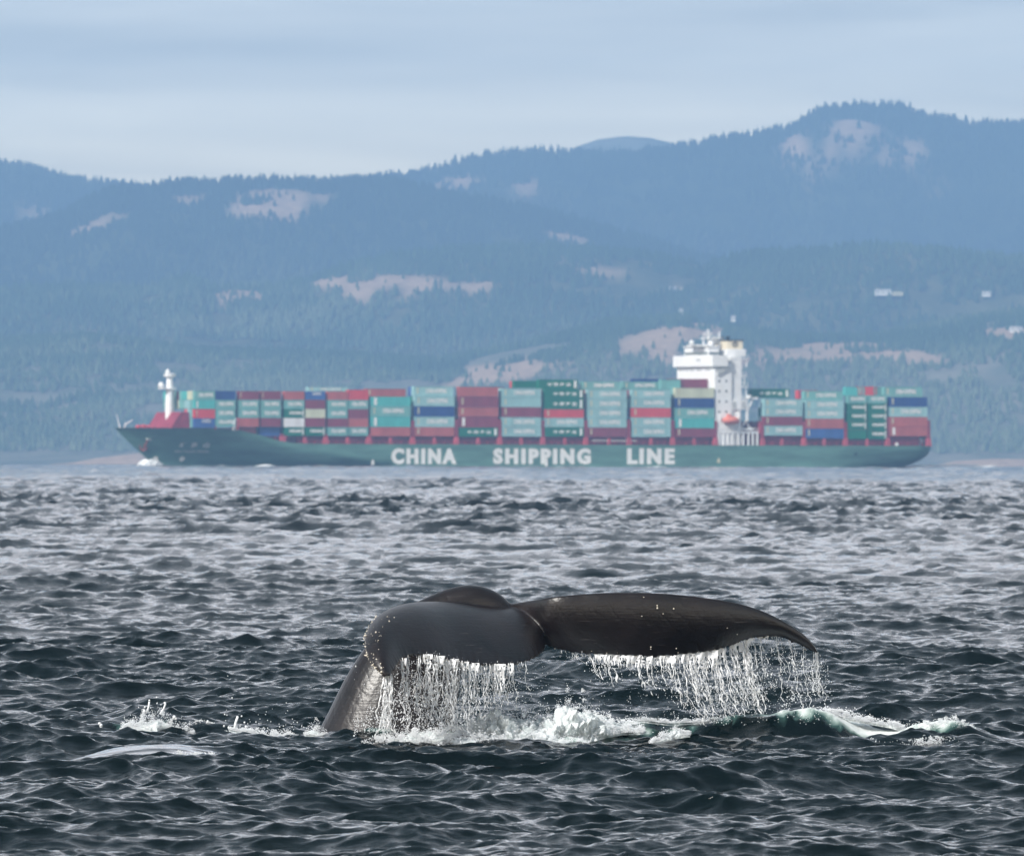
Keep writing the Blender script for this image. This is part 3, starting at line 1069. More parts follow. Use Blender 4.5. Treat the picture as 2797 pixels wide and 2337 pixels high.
# name, side px range, tier boundaries (py, bottom to top), codes bottom to top, row index of top tier
BAYS = [
 ('first stack behind foremast', 532, 589, [1168, 1142, 1116.5, 1091.5, 1067], ['blue:small', 'red:thin', 'turquoise:mark', 'teal:line'], {}),
 ('second stack behind foremast', 593, 640, [1165, 1141, 1116, 1091.5, 1067], [T2, T2, T2, 'navy'], {}),
 ('fore half, third stack behind foremast', 654, 707, [1190, 1165, 1141, 1116.5, 1091.5, 1067.5], ['rust', 'rust', T2, T2, 'maroon:thin'], {0: .9}),
 ('aft half, third stack behind foremast', 713, 769, [1190, 1165, 1141, 1116.5, 1091.5, 1067.5], ['blue', 'maroon', T2, T2, 'maroon:thin'], {0: .4}),
 ('fore half, fourth stack behind foremast', 776, 834, [1190, 1166, 1141, 1116.5, 1091.5, 1068], [EV, 'white', EV, T2, 'rust'], {}),
 ('aft half, fourth stack behind foremast', 838, 886, [1190, 1166, 1141, 1116.5, 1091.5, 1068], [EV, 'maroon', 'cream', 'maroon', 'blue:small'], {}),
 ('fore half, fifth stack behind foremast', 896, 950, [1190, 1166, 1142, 1117, 1092, 1068], [T2, 'maroon', T2, T2, 'rust'], {}),
 ('aft half, fifth stack behind foremast', 955, 1004, [1190, 1166, 1142, 1117, 1092, 1064], [T2, 'rust', 'maroon', T2, 'red'], {}),
 ('turquoise stack left of hull word CHINA', 1014, 1121, [1191, 1166, 1136.5, 1109, 1082.5], ['rust', 'turquoise:mark', 'teal:thin+line', 'turquoise:mark'], {}),
 ('navy-banded stack above hull word CHINA', 1136, 1240, [1191, 1166, 1137.5, 1109, 1082, 1055], ['rust:thin', PT, 'navy:thin', PT, PT], {4: .4}),
 ('maroon stack right of hull word CHINA', 1257, 1359, [1192, 1167, 1136.5, 1112, 1082, 1056], [CHR, 'maroon:mark', 'rust:thin', 'maroon:thin', 'rust'], {}),
 ('stack above the S of SHIPPING', 1373, 1478, [1192, 1166, 1139, 1111.5, 1086, 1060], [PT, PT, 'maroon:thin', 'pale_teal:thin', PT], {}),
 ('green-topped stack above hull word SHIPPING', 1489, 1595, [1192, 1166, 1140.5, 1117.5, 1088, 1062, 1036], [CHR, PT, 'red:thin', CHR, CHR, CHR], {5: 2}),
 ('all-teal stack above end of SHIPPING', 1608, 1711, [1193, 1167, 1141, 1116, 1090, 1064, 1041], ['maroon:thin', PT, PT, PT, PT, T], {5: 2}),
 ('red-banded stack above hull word LINE', 1728, 1832, [1193, 1166.5, 1139.5, 1113.5, 1088, 1064, 1041], [PT, PT, 'red:thin', PT, PT, T], {5: 3}),
 ('stack touching the white bridge tower', 1847, 1951, [1194, 1169, 1140.5, 1114, 1086.5, 1059, 1034], ['maroon:thin', 'turquoise:mark', T, 'navy:thin', 'cream:thin', 'maroon:thin'], {5: 2.2}),
 ('first stack aft of the bridge tower', 2091, 2190, [1189, 1162, 1137, 1113, 1089], [PT, 'maroon:thin', PT, PT], {}),
 ('second stack aft of the bridge tower', 2203, 2304, [1197, 1170, 1143, 1118, 1093, 1067], ['blue:thin', 'rust:thin', PT, PT, T], {4: .4}),
 ('fore half, slim green stacks near stern', 2318, 2366, [1199, 1173, 1149, 1125, 1101, 1079], ['green', EV, EV, EV, T2], {}),
 ('aft half, slim green stacks near stern', 2374, 2420, [1199, 1173, 1149, 1125, 1101, 1079], [EV, EV, EV, EV, T2], {}),
 ('sternmost stack with a navy box', 2431, 2533, [1191, 1164, 1138, 1111, 1084, 1056], ['rust:mark', 'rust:thin', PT, 'navy:thin', T], {4: 1.6}),
]
TIERS = ['bottom tier', 'second tier up', 'third tier up', 'fourth tier up', 'fifth tier up', 'sixth tier up']
ROWP = 2.5
fill = ['maroon', 'teal', 'green', 'rust', 'navy', 'pale_teal', 'maroon', 'blue']
bi = 0
for (where, a, b, ys, codes, shift) in BAYS:
    xa, xb = sx(a), sx(b)
    L = CH40 if b - a > 80 else CH20
    # keep the real length: centre it on the traced range
    xm = (xa + xb) / 2
    x0 = xm - L / 2
    zs = tiers_z(xm, ys)
    for t, code in enumerate(codes):
        h = zs[t + 1] - zs[t]
        row = shift.get(t, 0)
        c, _, pr = code.partition(':')
        word = CWORD[c] + (' lettered' if ('line' in pr or 'ever' in pr or 'chars' in pr or 'small' in pr) else '')
        tn = 'top tier' if t == len(codes) - 1 else TIERS[t]
        container(x0, -HB + .25 + row * ROWP, zs[t] + .02, L, h - .05, code, f"{word} container, {tn}, {where}")
        if a > 590 and row < 1:
            f_ = fill[(bi * 3 + t * 5) % 8]
            if t < len(codes) - 1 or bi % 2:
                container(x0, -HB + .25 + (row + 1) * ROWP, zs[t] + .02, L, h - .05, f_, f"{CWORD[f_]} inner-row container, {tn}, {where}")
    bi += 1
# further boxes showing above or behind the near row
def extra(a, yb, yt, row, L, code, label):
    y = -HB + .25 + row * ROWP
    x0 = sx(a, y)
    zb, zt2 = sz(yb, x0, y), sz(yt, x0, y)
    container(x0, y, zb, L, zt2 - zb - .05, code, label)
extra(842, 1069, 1056, 3, CH40, PT, 'pale teal lettered container, far row, peeping over the fourth stack')
extra(1000, 1083, 1061, 4, CH40, 'rust:thin', 'rust red container, farther row, lying above the plain turquoise stack')
extra(1325, 1081, 1057, 3, CH20, 'maroon:mark', 'short maroon container, farther row, top of the mostly maroon stack')
extra(1405, 1059, 1039, 5, CH40, 'green', 'plain dark green container, farther row, top of the pale teal stack')
extra(1399, 1059, 1040, 6, CH20, 'red', 'red container end between two green boxes atop the pale teal stack')
extra(1728, 1042, 1034, 5, CH40, 'navy', 'dark container sliver, far row, above the stack over the word LINE')
extra(1806, 1064, 1036, 2, CH20, 'teal', 'teal container end just left of the maroon box by the bridge')
extra(2052, 1086, 1061, 2, CH40, CHR, 'dark green lettered container, inner row, just aft of the bridge tower')
extra(2180, 1089, 1065, 1.5, CH20, 'red', 'bright red container end, inner row, before the second aft stack')
extra(2310, 1080, 1056, 3, CH20, 'turquoise', 'turquoise container end, inner row, top left of the slim green stacks')
extra(2343, 1080, 1055, 3, CH20, 'red:thin', 'short red container, inner row, on top of the slim green stacks')
extra(2337, 1080, 1055, 4, CH20, 'blue', 'blue container end beside the short red box near the stern')
extra(2386, 1080, 1056, 3, CH20, 'teal', 'teal container, inner row, between short red box and the stern stack')
extra(2440, 1212, 1193, 1, CH40, 'grey:line', 'dim grey-teal lettered container on the deck under the sternmost stack')
# the foremost bay is seen end on: every row across the ship
zs = tiers_z(sx(560), [1168, 1142, 1116.5, 1091.5, 1067])
xf0 = (sx(532) + sx(589)) / 2 - CH20 / 2
ROWN = ['second', 'third', 'fourth', 'fifth', 'sixth', 'seventh', 'eighth', 'ninth', 'tenth', 'eleventh', 'twelfth']
pal = {0: ['teal', 'grey', 'teal', 'teal', 'teal'], 1: ['teal', 'pale_teal', 'red', 'teal', 'grey', 'teal', 'pale_teal'], 2: ['teal', 'pale_teal', 'pale_teal', 'teal', 'teal', 'cream'], 3: ['cream', 'cream', 'turquoise', 'turquoise', 'teal', 'maroon', 'teal', 'teal']}
for r in range(1, 12):
    for t in range(1 if r < 4 else 2, 4):
        c = pal[t][(r - 1) % len(pal[t])]
        container(xf0, -HB + .25 + r * ROWP, zs[t] + .02, CH20, zs[t + 1] - zs[t] - .05, c,
                  f"{CWORD[c]} container end facing bow, {ROWN[r-1]} row from near side, {TIERS[t] if t < 3 else 'top tier'}")
container(xf0, -HB + .25 + ROWP, zs[0] + .02, CH20, zs[1] - zs[0] - .05, 'teal', 'teal container end facing the bow beside the blue box, bottom tier')

# lashing bridges between the bays and small pillars under their middles
gaps = [(645.5, 1190, 1168), (772.5, 1212, 1188), (891, 1212, 1188), (1008.5, 1212, 1186), (1128.5, 1212, 1148), (1248, 1212, 1146), (1366, 1212, 1145), (1484, 1212, 1147), (1601.5, 1212, 1147),
        (1719, 1213, 1146), (1839, 1213, 1147), (1955, 1213, 1150), (2084, 1216, 1150), (2197, 1217, 1152), (2311, 1217, 1153), (2426, 1217, 1140), (2538, 1217, 1147)]
for px_, yb_, yt_ in gaps[1:]:
    x = sx(px_)
    z0 = ZD - .3
    z1 = sz(yt_, x)
    lb = MB()
    w = .5
    for y in np.linspace(-HB + .5, HB - .8, 8):
        lb.box(x - w, x + w, y - .22, y + .22, z0, z1)
    zz = z0 + 3.0
    lb.box(x - w, x + w, -HB + .3, HB - .6, zz, zz + .25)
    if z1 - z0 > 4:
        lb.box(x - w, x + w, -HB + .3, HB - .6, z1 - .3, z1)
        lb.box(x - w * .9, x + w * .9, -HB + 1.1, HB - 1.1, z0 + .5, z1 - .5)
    lo = lb.build('lashing_bridge', M['deck'], ship)
    ft = MB()
    ft.prism([(x - .85, z0), (x + .85, z0), (x + .6, z0 + 2.45), (x - .6, z0 + 2.45)], -HB + .12, -HB + .95)
    ft.build('bridge_foot', M['post'], lo)
for px_ in (834, 951, 1068, 1188, 1307, 1425, 1545, 1665, 1780, 1898, 2138, 2253, 2370):
    x = sx(px_)
    pi_ = MB()
    pi_.prism([(x - .55, ZD - .3), (x + .55, ZD - .3), (x + .35, ZD + 2.0), (x - .35, ZD + 2.0)], -HB + .2, -HB + .8)
    pi_.build('hatch_pillar', M['post'], ship)
pp = MB()
pp.box(sx(1620), sx(1740), -HB + .35, -HB + .75, sz(1205, sx(1680)), sz(1201.5, sx(1680)))
pp.build('gangway', M['steel'], ship)
def railing(x0, x1, y, z, name='railing', m=None, parent=None, n=None, h=1.1):
    r = MB()
    n = n or max(2, int((x1 - x0) / 2.2))
    for i in range(n + 1):
        x = x0 + (x1 - x0) * i / n
        r.box(x - .05, x + .05, y - .05, y + .05, z, z + h)
    for q in (.5, 1.0):
        r.box(x0, x1, y - .04, y + .04, z + h * q - .05, z + h * q)
    return r.build(name, m or M['white'], parent or ship)
railing(sx(820), sx(1950), -HB + .1, ZD - .02, m=M['post'])
railing(sx(2090), sx(2520), -HB + .1, ZD - .02, m=M['post'])

# ------------------------------------------------------------------ bridge tower
xh0, xh1 = sx(1947), sx(2000)
zz = lambda py, x=xh0, y=-HB: sz(py, x, y)
tower = MB()
tower.box(xh0 + .8, xh1, -HB + .6, HB - .6, ZD - .3, zz(990))
tw = tower.build('bridge_tower', M['white'], ship)
# top deck: full beam bridge with wings
bd = MB()
bd.box(xh0 - .2, xh1 - 1.6, -HB - .3, HB + .3, zz(1000), zz(970))
bd.build('bridge_deck', M['white'], ship)
# sloping wing bracket on the near side, the shadow under the wing put into its grey
br_ = MB()
br_.prism([(xh0 + 1.5, zz(1025)), (xh1 - .2, zz(1002)), (xh0 + 1.5, zz(1002))], -HB + .1, -HB + .55)
br_.build('wing_bracket', M['steel'], ship)
wh = MB()
xw0, xw1 = xh0 + .9, xh1 - 1.8
wh.box(xw0, xw1, -9.8, 9.8, zz(970) , zz(945))
who = wh.build('wheelhouse', M['white'], ship)
rf = MB()
rf.box(xw0 - .5, xw1 + .3, -10.3, 10.3, zz(945), zz(943))
rf.build('roof', M['white'], who)
# wheelhouse windows: front and side panes
wz0, wz1 = zz(968), zz(960.5)
for i in range(14):
    y0 = -9.4 + i * 1.35
    w_ = MB()
    w_.box(xw0 - .06, xw0 - .01, y0, y0 + 1.12, wz0, wz1)
    w_.build('window', M['glass'], who)
for i in range(4):
    x = xw0 + .4 + i * .95
    w_ = MB()
    w_.box(x, x + .75, -9.86, -9.81, wz0, wz1)
    w_.build('window', M['glass'], who)
# front and side windows of the tower
for zpy, ys_ in ((1009, [-11, -9.2, -4, -2, 2, 4, 7, 10, 12.5]), (983, [-6, -4.2])):
    for y in ys_:
        w_ = MB()
        xx = xh0 + .8 if zpy > 1000 else xh0 - .2
        w_.box(xx - .06, xx - .01, y, y + .65, zz(zpy + 3), zz(zpy - 3))
        w_.build('window', M['glass'], tw)
for zpy in (1040, 1068, 1096, 1124):
    for x in (xh0 + 2.0, xh0 + 4.2):
        w_ = MB()
        w_.box(x, x + .55, -HB + .54, -HB + .59, zz(zpy + 3), zz(zpy - 3))
        w_.build('window', M['glass'], tw)
# engine casing with open decks aft of the tower
xc0, xc1 = xh1 + .02, sx(2031)
cs = MB()
cs.box(xc0, xc1 - .3, -15.0, 15.0, ZD - .3, zz(974, xc0))
cs.box(xc0, xc1 - .8, -11.5, 11.5, zz(973.9, xc0), zz(956, xc0))
cso = cs.build('engine_casing', M['white'], ship)
for k_, (py, x1p, d_) in enumerate(((978, 2048, 0), (1026, 2042, 0), (1055, 2046, 0), (1085, 2042, .1))):
    dkk = MB()
    x1_ = sx(x1p)
    z = zz(py, xc0)
    dkk.box(xc0, x1_, -HB + 1, HB - 1, z - .3, z)
    do = dkk.build('open_deck', M['white'], ship)
    railing(xc0 + .1, x1_ - .1, -HB + 1.1, z, parent=do, n=4)
    for xx in (x1_ - .5,):
        po = MB()
        zlow = z - 2.6
        po.box(xx - .12, xx + .12, -HB + 1.3, -HB + 1.6, zlow, z - .3)
        po.build('deck_post', M['white'], do)
# lower casing block with dark openings
lc = MB()
xl1 = sx(2045)
lc.box(xc0, xl1, -HB + .7, HB - .7, zz(1118, xc0), zz(1092, xc0))
lco = lc.build('lower_casing', M['white'], ship)
for a, b in ((2003, 2013), (2027, 2040)):
    w_ = MB()
    w_.box(sx(a), sx(b), -HB + .62, -HB + .68, zz(1114, xc0), zz(1096, xc0))
    w_.build('opening', M['steel'], lco)
st = MB()
for a in (2001, 2022, 2044):
    st.box(sx(a) - .3, sx(a) + .3, -HB + .8, -HB + 1.4, zz(1150, xc0), zz(1118, xc0))
st.tube([(sx(2046), -HB + 1, zz(1120, xc0)), (sx(2061), -HB + 1, zz(1085, xc0))], .25, 6)
st.box(sx(2044), sx(2072), -HB + .6, -HB + 2.6, zz(1090, xc0), zz(1084, xc0))
st.tube([(sx(2050), -HB + 1, zz(1086, xc0)), (sx(2050), -HB + 1, zz(1079, xc0))], .9, 8)
st.build('side_crane', M['white'], ship)
# funnel with house emblem
fx0, fx1 = sx(1976, -2), sx(2018, -2)
fn = MB()
fn.box(sx(1984, -4), sx(2026, -4), -7, 7, zz(972, xc0), zz(952, xc0))
fn.build('funnel_base', M['white'], ship)
fn = MB()
fn.box(fx0, fx1, -5, 5, zz(951.9, xc0), zz(929, xc0))
fno = fn.build('funnel', M['funnel'], ship)
ft = MB()
ft.box(fx0 - .2, fx1 + .3, -5.2, 5.2, zz(929, xc0), zz(926.6, xc0))
for x, y in ((fx0 + 1.2, -2), (fx0 + 2.6, 1), (fx0 + 1.6, 3)):
    ft.tube([(x, y, zz(927, xc0)), (x, y, zz(917, xc0))], .5, 8)
ft.build('funnel_top', M['black'], fno)
em = MB()
fm = (fx0 + fx1) / 2
ez = zz(939.5, xc0)
ec = [(fm + .95 * math.cos(t), ez + .8 * math.sin(t)) for t in np.linspace(0, 2 * math.pi, 17)[:-1]]
ei = [(fm + .6 * math.cos(t), ez + .5 * math.sin(t)) for t in np.linspace(0, 2 * math.pi, 17)[:-1]]
em.add([(x, -5.06, z) for x, z in ec] + [(x, -5.06, z) for x, z in ei], [(i, (i + 1) % 16, 16 + (i + 1) % 16, 16 + i) for i in range(16)])
em.box(fm - .12, fm + .12, -5.08, -5.05, ez - .8, ez + 1.0)
em.build('emblem', M['black'], fno)
# masts and domes on the wheelhouse roof
def mast_(px_, py0, py1, r0, r1, y=0, arms=(), name='mast'):
    x = sx(px_, y)
    mb = MB()
    mb.tube([(x, y, sz(py0, x, y)), (x, y, sz(py1, x, y))], [r0, r1], 8)
    for py, w, t in arms:
        z = sz(py, x, y)
        mb.box(x - w, x + w, y - w, y + w, z, z + t)
    return mb.build(name, M['white'], ship)
mast_(1934, 945, 897, .55, .16, 0, ((926, 1.9, .3), (912, 1.1, .22), (904, .5, .2)), 'radar_mast')
mast_(1921, 945, 908, .3, .08, -2, ((925, .8, .18),), 'signal_mast')
mast_(1964, 950, 905, .5, .14, 1, ((925, 1.0, .2), (914, .5, .2)), 'aft_mast')
def dome(px_, py, r, y=0, z0=946):
    x = sx(px_, y)
    z = sz(py, x, y)
    mb = MB()
    mb.lathe(x, y, [(.25, sz(z0, x, y)), (.25, z - r)] + [(r * math.sin(t), z - r * math.cos(t)) for t in np.linspace(.3, math.pi, 8)], 12)
    mb.build('radar_dome', M['white'], ship, smooth=True)
dome(1889, 936, .75, -5)
dome(1951, 930, 1.25, 2)
dome(1942, 938, .9, -3)
ra = MB()
x = sx(1934, 0)
z = sz(918, x, 0)
ra.box(x - .2, x + .2, -1.9, 1.9, z, z + .35)
ra.build('radar_bar', M['white'], ship)
bx = MB()
x = sx(1905, -3)
bx.box(x - 1.5, x + 1.2, -7.5, 2, zz(944), zz(940))
bx.build('monkey_island', M['white'], ship)
# lifeboat under its davits
lbx0, lbx1 = sx(1974, -HB), sx(2017, -HB)
zl = zz(1148, lbx0)
lf = MB()
nn = 14
prof = []
for i in range(nn + 1):
    u = i / nn
    w = math.sin(math.pi * min(1, max(0, u * .9 + .05))) ** .45
    prof.append((lbx0 + (lbx1 - lbx0) * u, w))
vs, fsx = [], []
mseg = 10
for x, w in prof:
    for k in range(mseg):
        t = 2 * math.pi * k / mseg
        vs.append((x, -HB - .2 + 1.35 * w * math.cos(t), zl + 1.25 * w * math.sin(t)))
for i in range(nn):
    for k in range(mseg):
        fsx.append((i * mseg + k, i * mseg + (k + 1) % mseg, (i + 1) * mseg + (k + 1) % mseg, (i + 1) * mseg + k))
fsx += [tuple(range(mseg - 1, -1, -1)), tuple(nn * mseg + k for k in range(mseg))]
lf.add(vs, fsx)
lfo = lf.build('lifeboat', M['orange'], None, smooth=True)
lfo.matrix_world = SHIP_M
cab = MB()
cab.box(lbx0 + 1.4, lbx0 + 2.4, -HB - .8, -HB + .5, zl + 1.0, zl + 1.9)
cab.build('canopy', M['orange'], lfo)
tag(lfo, 'orange-red lifeboat hanging at the foot of the white bridge tower', 'lifeboat')
for a in (1969, 2019):
    dv = MB()
    x = sx(a)
    dv.tube([(x - .5, -HB + 1.5, zz(1190, x)), (x, -HB + 1.0, zz(1160, x)), (x + .2, -HB + .3, zz(1136, x)), (x + .1, -HB - .2, zz(1134, x))], [.3, .26, .22, .15], 6)
    dv.build('davit', M['white'], ship)
# mooring and stores deck below
sd_ = MB()
sd_.box(sx(1963), sx(2073), -HB + .3, -HB + 5, zz(1182, xh0), zz(1178, xh0))
sd_.build('boat_deck', M['white'], ship)
railing(sx(1965), sx(2072), -HB + .4, zz(1178, xh0), n=12)
for i, a in enumerate((1966, 1978, 1990, 2003, 2018, 2032, 2046, 2058, 2070)):
    dp_ = MB()
    x = sx(a)
    dp_.box(x - .22, x + .22, -HB + .3, -HB + .8, ZD - .2, zz(1182, xh0))
    dp_.build('deck_post', M['white'], ship)
for a in (1992, 2001, 2009):
    dr = MB()
    dr.tube([(sx(a), -HB + 1.3, zz(1198, xh0)), (sx(a), -HB + 1.3, zz(1176, xh0))], .48, 10)
    dr.build('raft_canister', M['white'], ship, smooth=True)
gr = MB()
gr.tube([(sx(2023), -HB + 1.2, zz(1179, xh0)), (sx(2040), -HB + 1.2, zz(1150, xh0)), (sx(2058), -HB + 1.2, zz(1176, xh0))], .18, 6)
gr.box(sx(2030), sx(2060), -HB + .8, -HB + 2.6, zz(1174, xh0), zz(1168, xh0))
gr.build('stores_crane', M['white'], ship)
bl = MB()
x = sx(2452)
bl.lathe(x, -HB + .6, [(.5, ZD - .2), (.6, ZD + .5), (.35, ZD + .9)], 8)
bl.build('stern_vent', M['white'], ship)

# ------------------------------------------------------------------ houses on the slopes
def house(px_, py, Y, w, h, d, label, wing=0):
    c = P(px_, py, Y)
    g = empty('house', c)
    tag(g, label, 'house', 'pale houses on the far slopes')
    b_ = MB().box(-w / 2, w / 2, 0, d, -1.5, h)
    b_.build('wall', M['letter'], g)
    r_ = MB()
    r_.add([(-w / 2 - .5, -.5, h + .02), (w / 2 + .5, -.5, h + .02), (w / 2 + .5, d + .5, h + .02), (-w / 2 - .5, d + .5, h + .02), (-w / 2, d / 2, h * 1.35), (w / 2, d / 2, h * 1.35)],
           [(0, 1, 5, 4), (2, 3, 4, 5), (1, 2, 5), (3, 0, 4), (3, 2, 1, 0)])
    r_.build('roof', M['steel'], g)
    for i in range(max(1, int(w / 4))):
        wn = MB()
        x = -w / 2 + (i + .5) * w / max(1, int(w / 4))
        wn.box(x - .6, x + .6, -.08, -.02, h * .3, h * .7)
        wn.build('window', M['glass'], g)
    if wing:
        wg = MB().box(w / 2 + .02, w / 2 + wing, 1.0, d, -1.5, h * .6)
        wg.build('annex', M['cream'], g)
def on_hill(nm, px_, py):
    yc, yf, _ = LAYERS[nm]
    best = None
    for Y in np.linspace(yf, yc, 400):
        p = P(px_, py, Y)
        hgt = float(hill_height(nm, np.array([p.x]), np.array([Y]))[0])
        if hgt >= p.z: return Y
    return yc
for px_, py, nm, w, h, lab, wing in ((2412, 803, 'foothill', 15, 3.6, 'long white house among the trees at far right', 11), (2695, 806, 'foothill', 8, 3, 'small dim house right of the long white one', 0),
                               (1838, 790, 'foothill', 7, 2.2, 'low pale house on the slope above the bridge tower', 6), (2003, 874, 'coastal_slope', 3.5, 3, 'tiny pale cottage up and right of the funnel', 0),
                               (2775, 904, 'coastal_slope', 10, 3, 'white house on a bare patch at the right edge', 8), (1860, 855, 'coastal_slope', 3, 3, 'tiny pale cottage above and left of the masts', 0)):
    Y = on_hill(nm, px_, py) - 12
    house(px_, py, Y, w, h, 8, lab, wing)

# bow wave and wash along the ship
M['foam'] = mat('foam_white', (.82, .84, .84), .55, .4, var=.08, vscale=6)
def lumpy(name, cen, siz, seed, nu=40, nv=20, amp=.35, mt=None):
    mb = MB()
    vs = []
    for i in range(nu + 1):
        for j in range(nv + 1):
            a = math.pi * i / nu
            b = math.pi * j / nv
            d = Vector((-math.cos(a), math.sin(a) * -math.cos(b), math.sin(a) * math.sin(b)))
            n = mnoise.fractal(d * 3 + Vector((seed, 0, 0)), .8, 2, 4) * amp + 1
            vs.append((cen[0] + d.x * siz[0] * n, cen[1] + d.y * siz[1] * n, cen[2] + d.z * siz[2] * n))
    mb.add(vs, [(i * (nv + 1) + j, (i + 1) * (nv + 1) + j, (i + 1) * (nv + 1) + j + 1, i * (nv + 1) + j + 1) for i in range(nu) for j in range(nv)])
    return mb.build(name, mt or M['foam'], smooth=True)
o = lumpy('bow_wave', (sx(404, -4), -5.5, 0), (3.6, 1.6, 1.9), 3)
o.matrix_world = SHIP_M
tag(o, 'white bow wave curling under the raked bow', kind='stuff')
o = lumpy('stern_wash', (sx(2530, 0) + 6, -2, 0), (16, 5, .9), 9)
o.matrix_world = SHIP_M
tag(o, 'thin white wash behind the stern', kind='stuff')
ws = MB()
wvs = []
for i in range(241):
    x = sx(425 + i * 8.7, -HB)
    h_ = .12 + .55 * max(0, mnoise.noise(Vector((i * .13, 1, 2)))) * (1.8 if i < 45 else .7)
    wvs += [(x, -HB - 1.4, -.1), (x, -HB - .7, h_), (x, -HB + .5, h_ * .9)]
ws.add(wvs, [(i * 3 + k, i * 3 + 3 + k, i * 3 + 4 + k, i * 3 + 1 + k) for i in range(240) for k in range(2)])
o = ws.build('side_wash', M['foam'], smooth=True)
o.matrix_world = SHIP_M
tag(o, 'pale line of wash along the hull at the waterline', kind='stuff')
# ------------------------------------------------------------------ the whale
def P_(px, py, Y): return np.array(P(px, py, Y))

def lobe(rows, th_root, th_tip, camber, seed, NS=150, MT=34, serr=.019, edge_lift=0.0):
    """rows: (lead px, py, Y, trail px, py, Y) from root to tip -> closed shell"""
    L = np.array([P_(r[0], r[1], r[2]) for r in rows])
    T_ = np.array([P_(r[3], r[4], r[5]) for r in rows])
    L, T_ = catmull(L, NS), catmull(T_, NS)
    s = np.linspace(0, 1, NS)
    # scalloped trailing edge
    r = np.random.default_rng(seed)
    sc_ = np.zeros(NS)
    pos = 0.03
    while pos < .96:
        w = r.uniform(.012, .03)
        sc_ += np.where((s >= pos) & (s < pos + w), np.sin((s - pos) / w * math.pi) * r.uniform(.3, 1.0), 0)
        pos += w
    fade = np.clip(s / .08, 0, 1) * np.clip((1 - s) / .06, 0, 1)
    SC_ = (T_ - L) / (np.linalg.norm(T_ - L, axis=1, keepdims=True) + 1e-6) * (sc_ * serr * 2 * fade - serr)[:, None]
    t = (1 - np.cos(np.linspace(0, math.pi, MT))) / 2
    mid = L[:, None] * (1 - t)[None, :, None] + T_[:, None] * t[None, :, None] + SC_[:, None] * (t ** 14)[None, :, None]
    ds = np.gradient(mid, axis=0); dt_ = np.gradient(mid, axis=1)
    n = np.cross(ds, dt_)
    n /= np.linalg.norm(n, axis=-1, keepdims=True) + 1e-9
    if n[NS // 2, MT // 2, 1] > 0: n = -n           # towards the camera
    cam_ = camber(s)[:, None] * (np.sin(math.pi * t ** .85)[None, :])
    mid = mid + n * cam_[..., None]
    th = (th_root * (1 - s) ** 1.1 + th_tip)[:, None] * (1.45 * np.sqrt(t) * (1 - t) ** .9 + .0)[None, :] + .009
    up, dn = mid + n * th[..., None], mid - n * th[..., None]
    ring = np.concatenate([up, dn[:, ::-1]], 1)
    R = ring.shape[1]
    V = ring.reshape(-1, 3)
    F_ = [(i * R + k, i * R + (k + 1) % R, (i + 1) * R + (k + 1) % R, (i + 1) * R + k) for i in range(NS - 1) for k in range(R)]
    caps = []
    for base in (0, (NS - 1) * R):
        for k in range(MT - 1):
            caps.append((base + k, base + k + 1, base + R - 2 - k, base + R - 1 - k))
    F_ += [c if c[0] < R else c[::-1] for c in caps]
    return V, F_, L, T_, up

LEFT = [(1425, 1676, 90.50, 1488, 1752, 90.02), (1395, 1670, 90.54, 1489, 1772, 89.80), (1350, 1672, 90.54, 1466, 1793, 89.50), (1290, 1667, 90.50, 1415, 1811, 89.25), (1225, 1656, 90.36, 1335, 1816, 89.02),
        (1150, 1652, 90.14, 1258, 1808, 88.84), (1082, 1661, 89.74, 1195, 1793, 88.67), (1034, 1683, 89.27, 1140, 1789, 88.53), (1007, 1713, 88.86, 1106, 1796, 88.39),
        (996, 1748, 88.50, 1086, 1813, 88.24), (1000, 1785, 88.24, 1075, 1830, 88.12), (1019, 1819, 88.08, 1066, 1841, 88.04), (1048, 1846, 88.0, 1054, 1848, 88.0)]
RIGHT = [(1385, 1650, 90.53, 1470, 1748, 90.3), (1443, 1641, 90.22, 1500, 1765, 90.14), (1507, 1630, 89.94, 1550, 1779, 90.06), (1593, 1622, 89.92, 1620, 1787, 90.05), (1679, 1618, 89.94, 1700, 1790, 90.07), (1786, 1619, 90.0, 1785, 1794, 90.12), (1871, 1625, 90.07, 1862, 1789, 90.18), (1957, 1636, 90.16, 1940, 1779, 90.26), (2021, 1648, 90.28, 2005, 1760, 90.36), (2086, 1669, 90.4, 2056, 1743, 90.46), (2148, 1700, 90.51, 2118, 1738, 90.56), (2198, 1734, 90.63, 2176, 1757, 90.66), (2226, 1765, 90.73, 2212, 1775, 90.74), (2233, 1781, 90.79, 2229, 1781, 90.79)]
VL, FL, LL, TL, upL = lobe(LEFT, .085, .018, lambda s: .13 * np.sin(math.pi * np.clip(s * 1.02, 0, 1)) ** .8 + .03 * (1 - s), 4)
VR, FR, LR, TR, upR = lobe(RIGHT, .065, .012, lambda s: .05 * np.sin(math.pi * np.clip(s + .05, 0, 1)), 8)

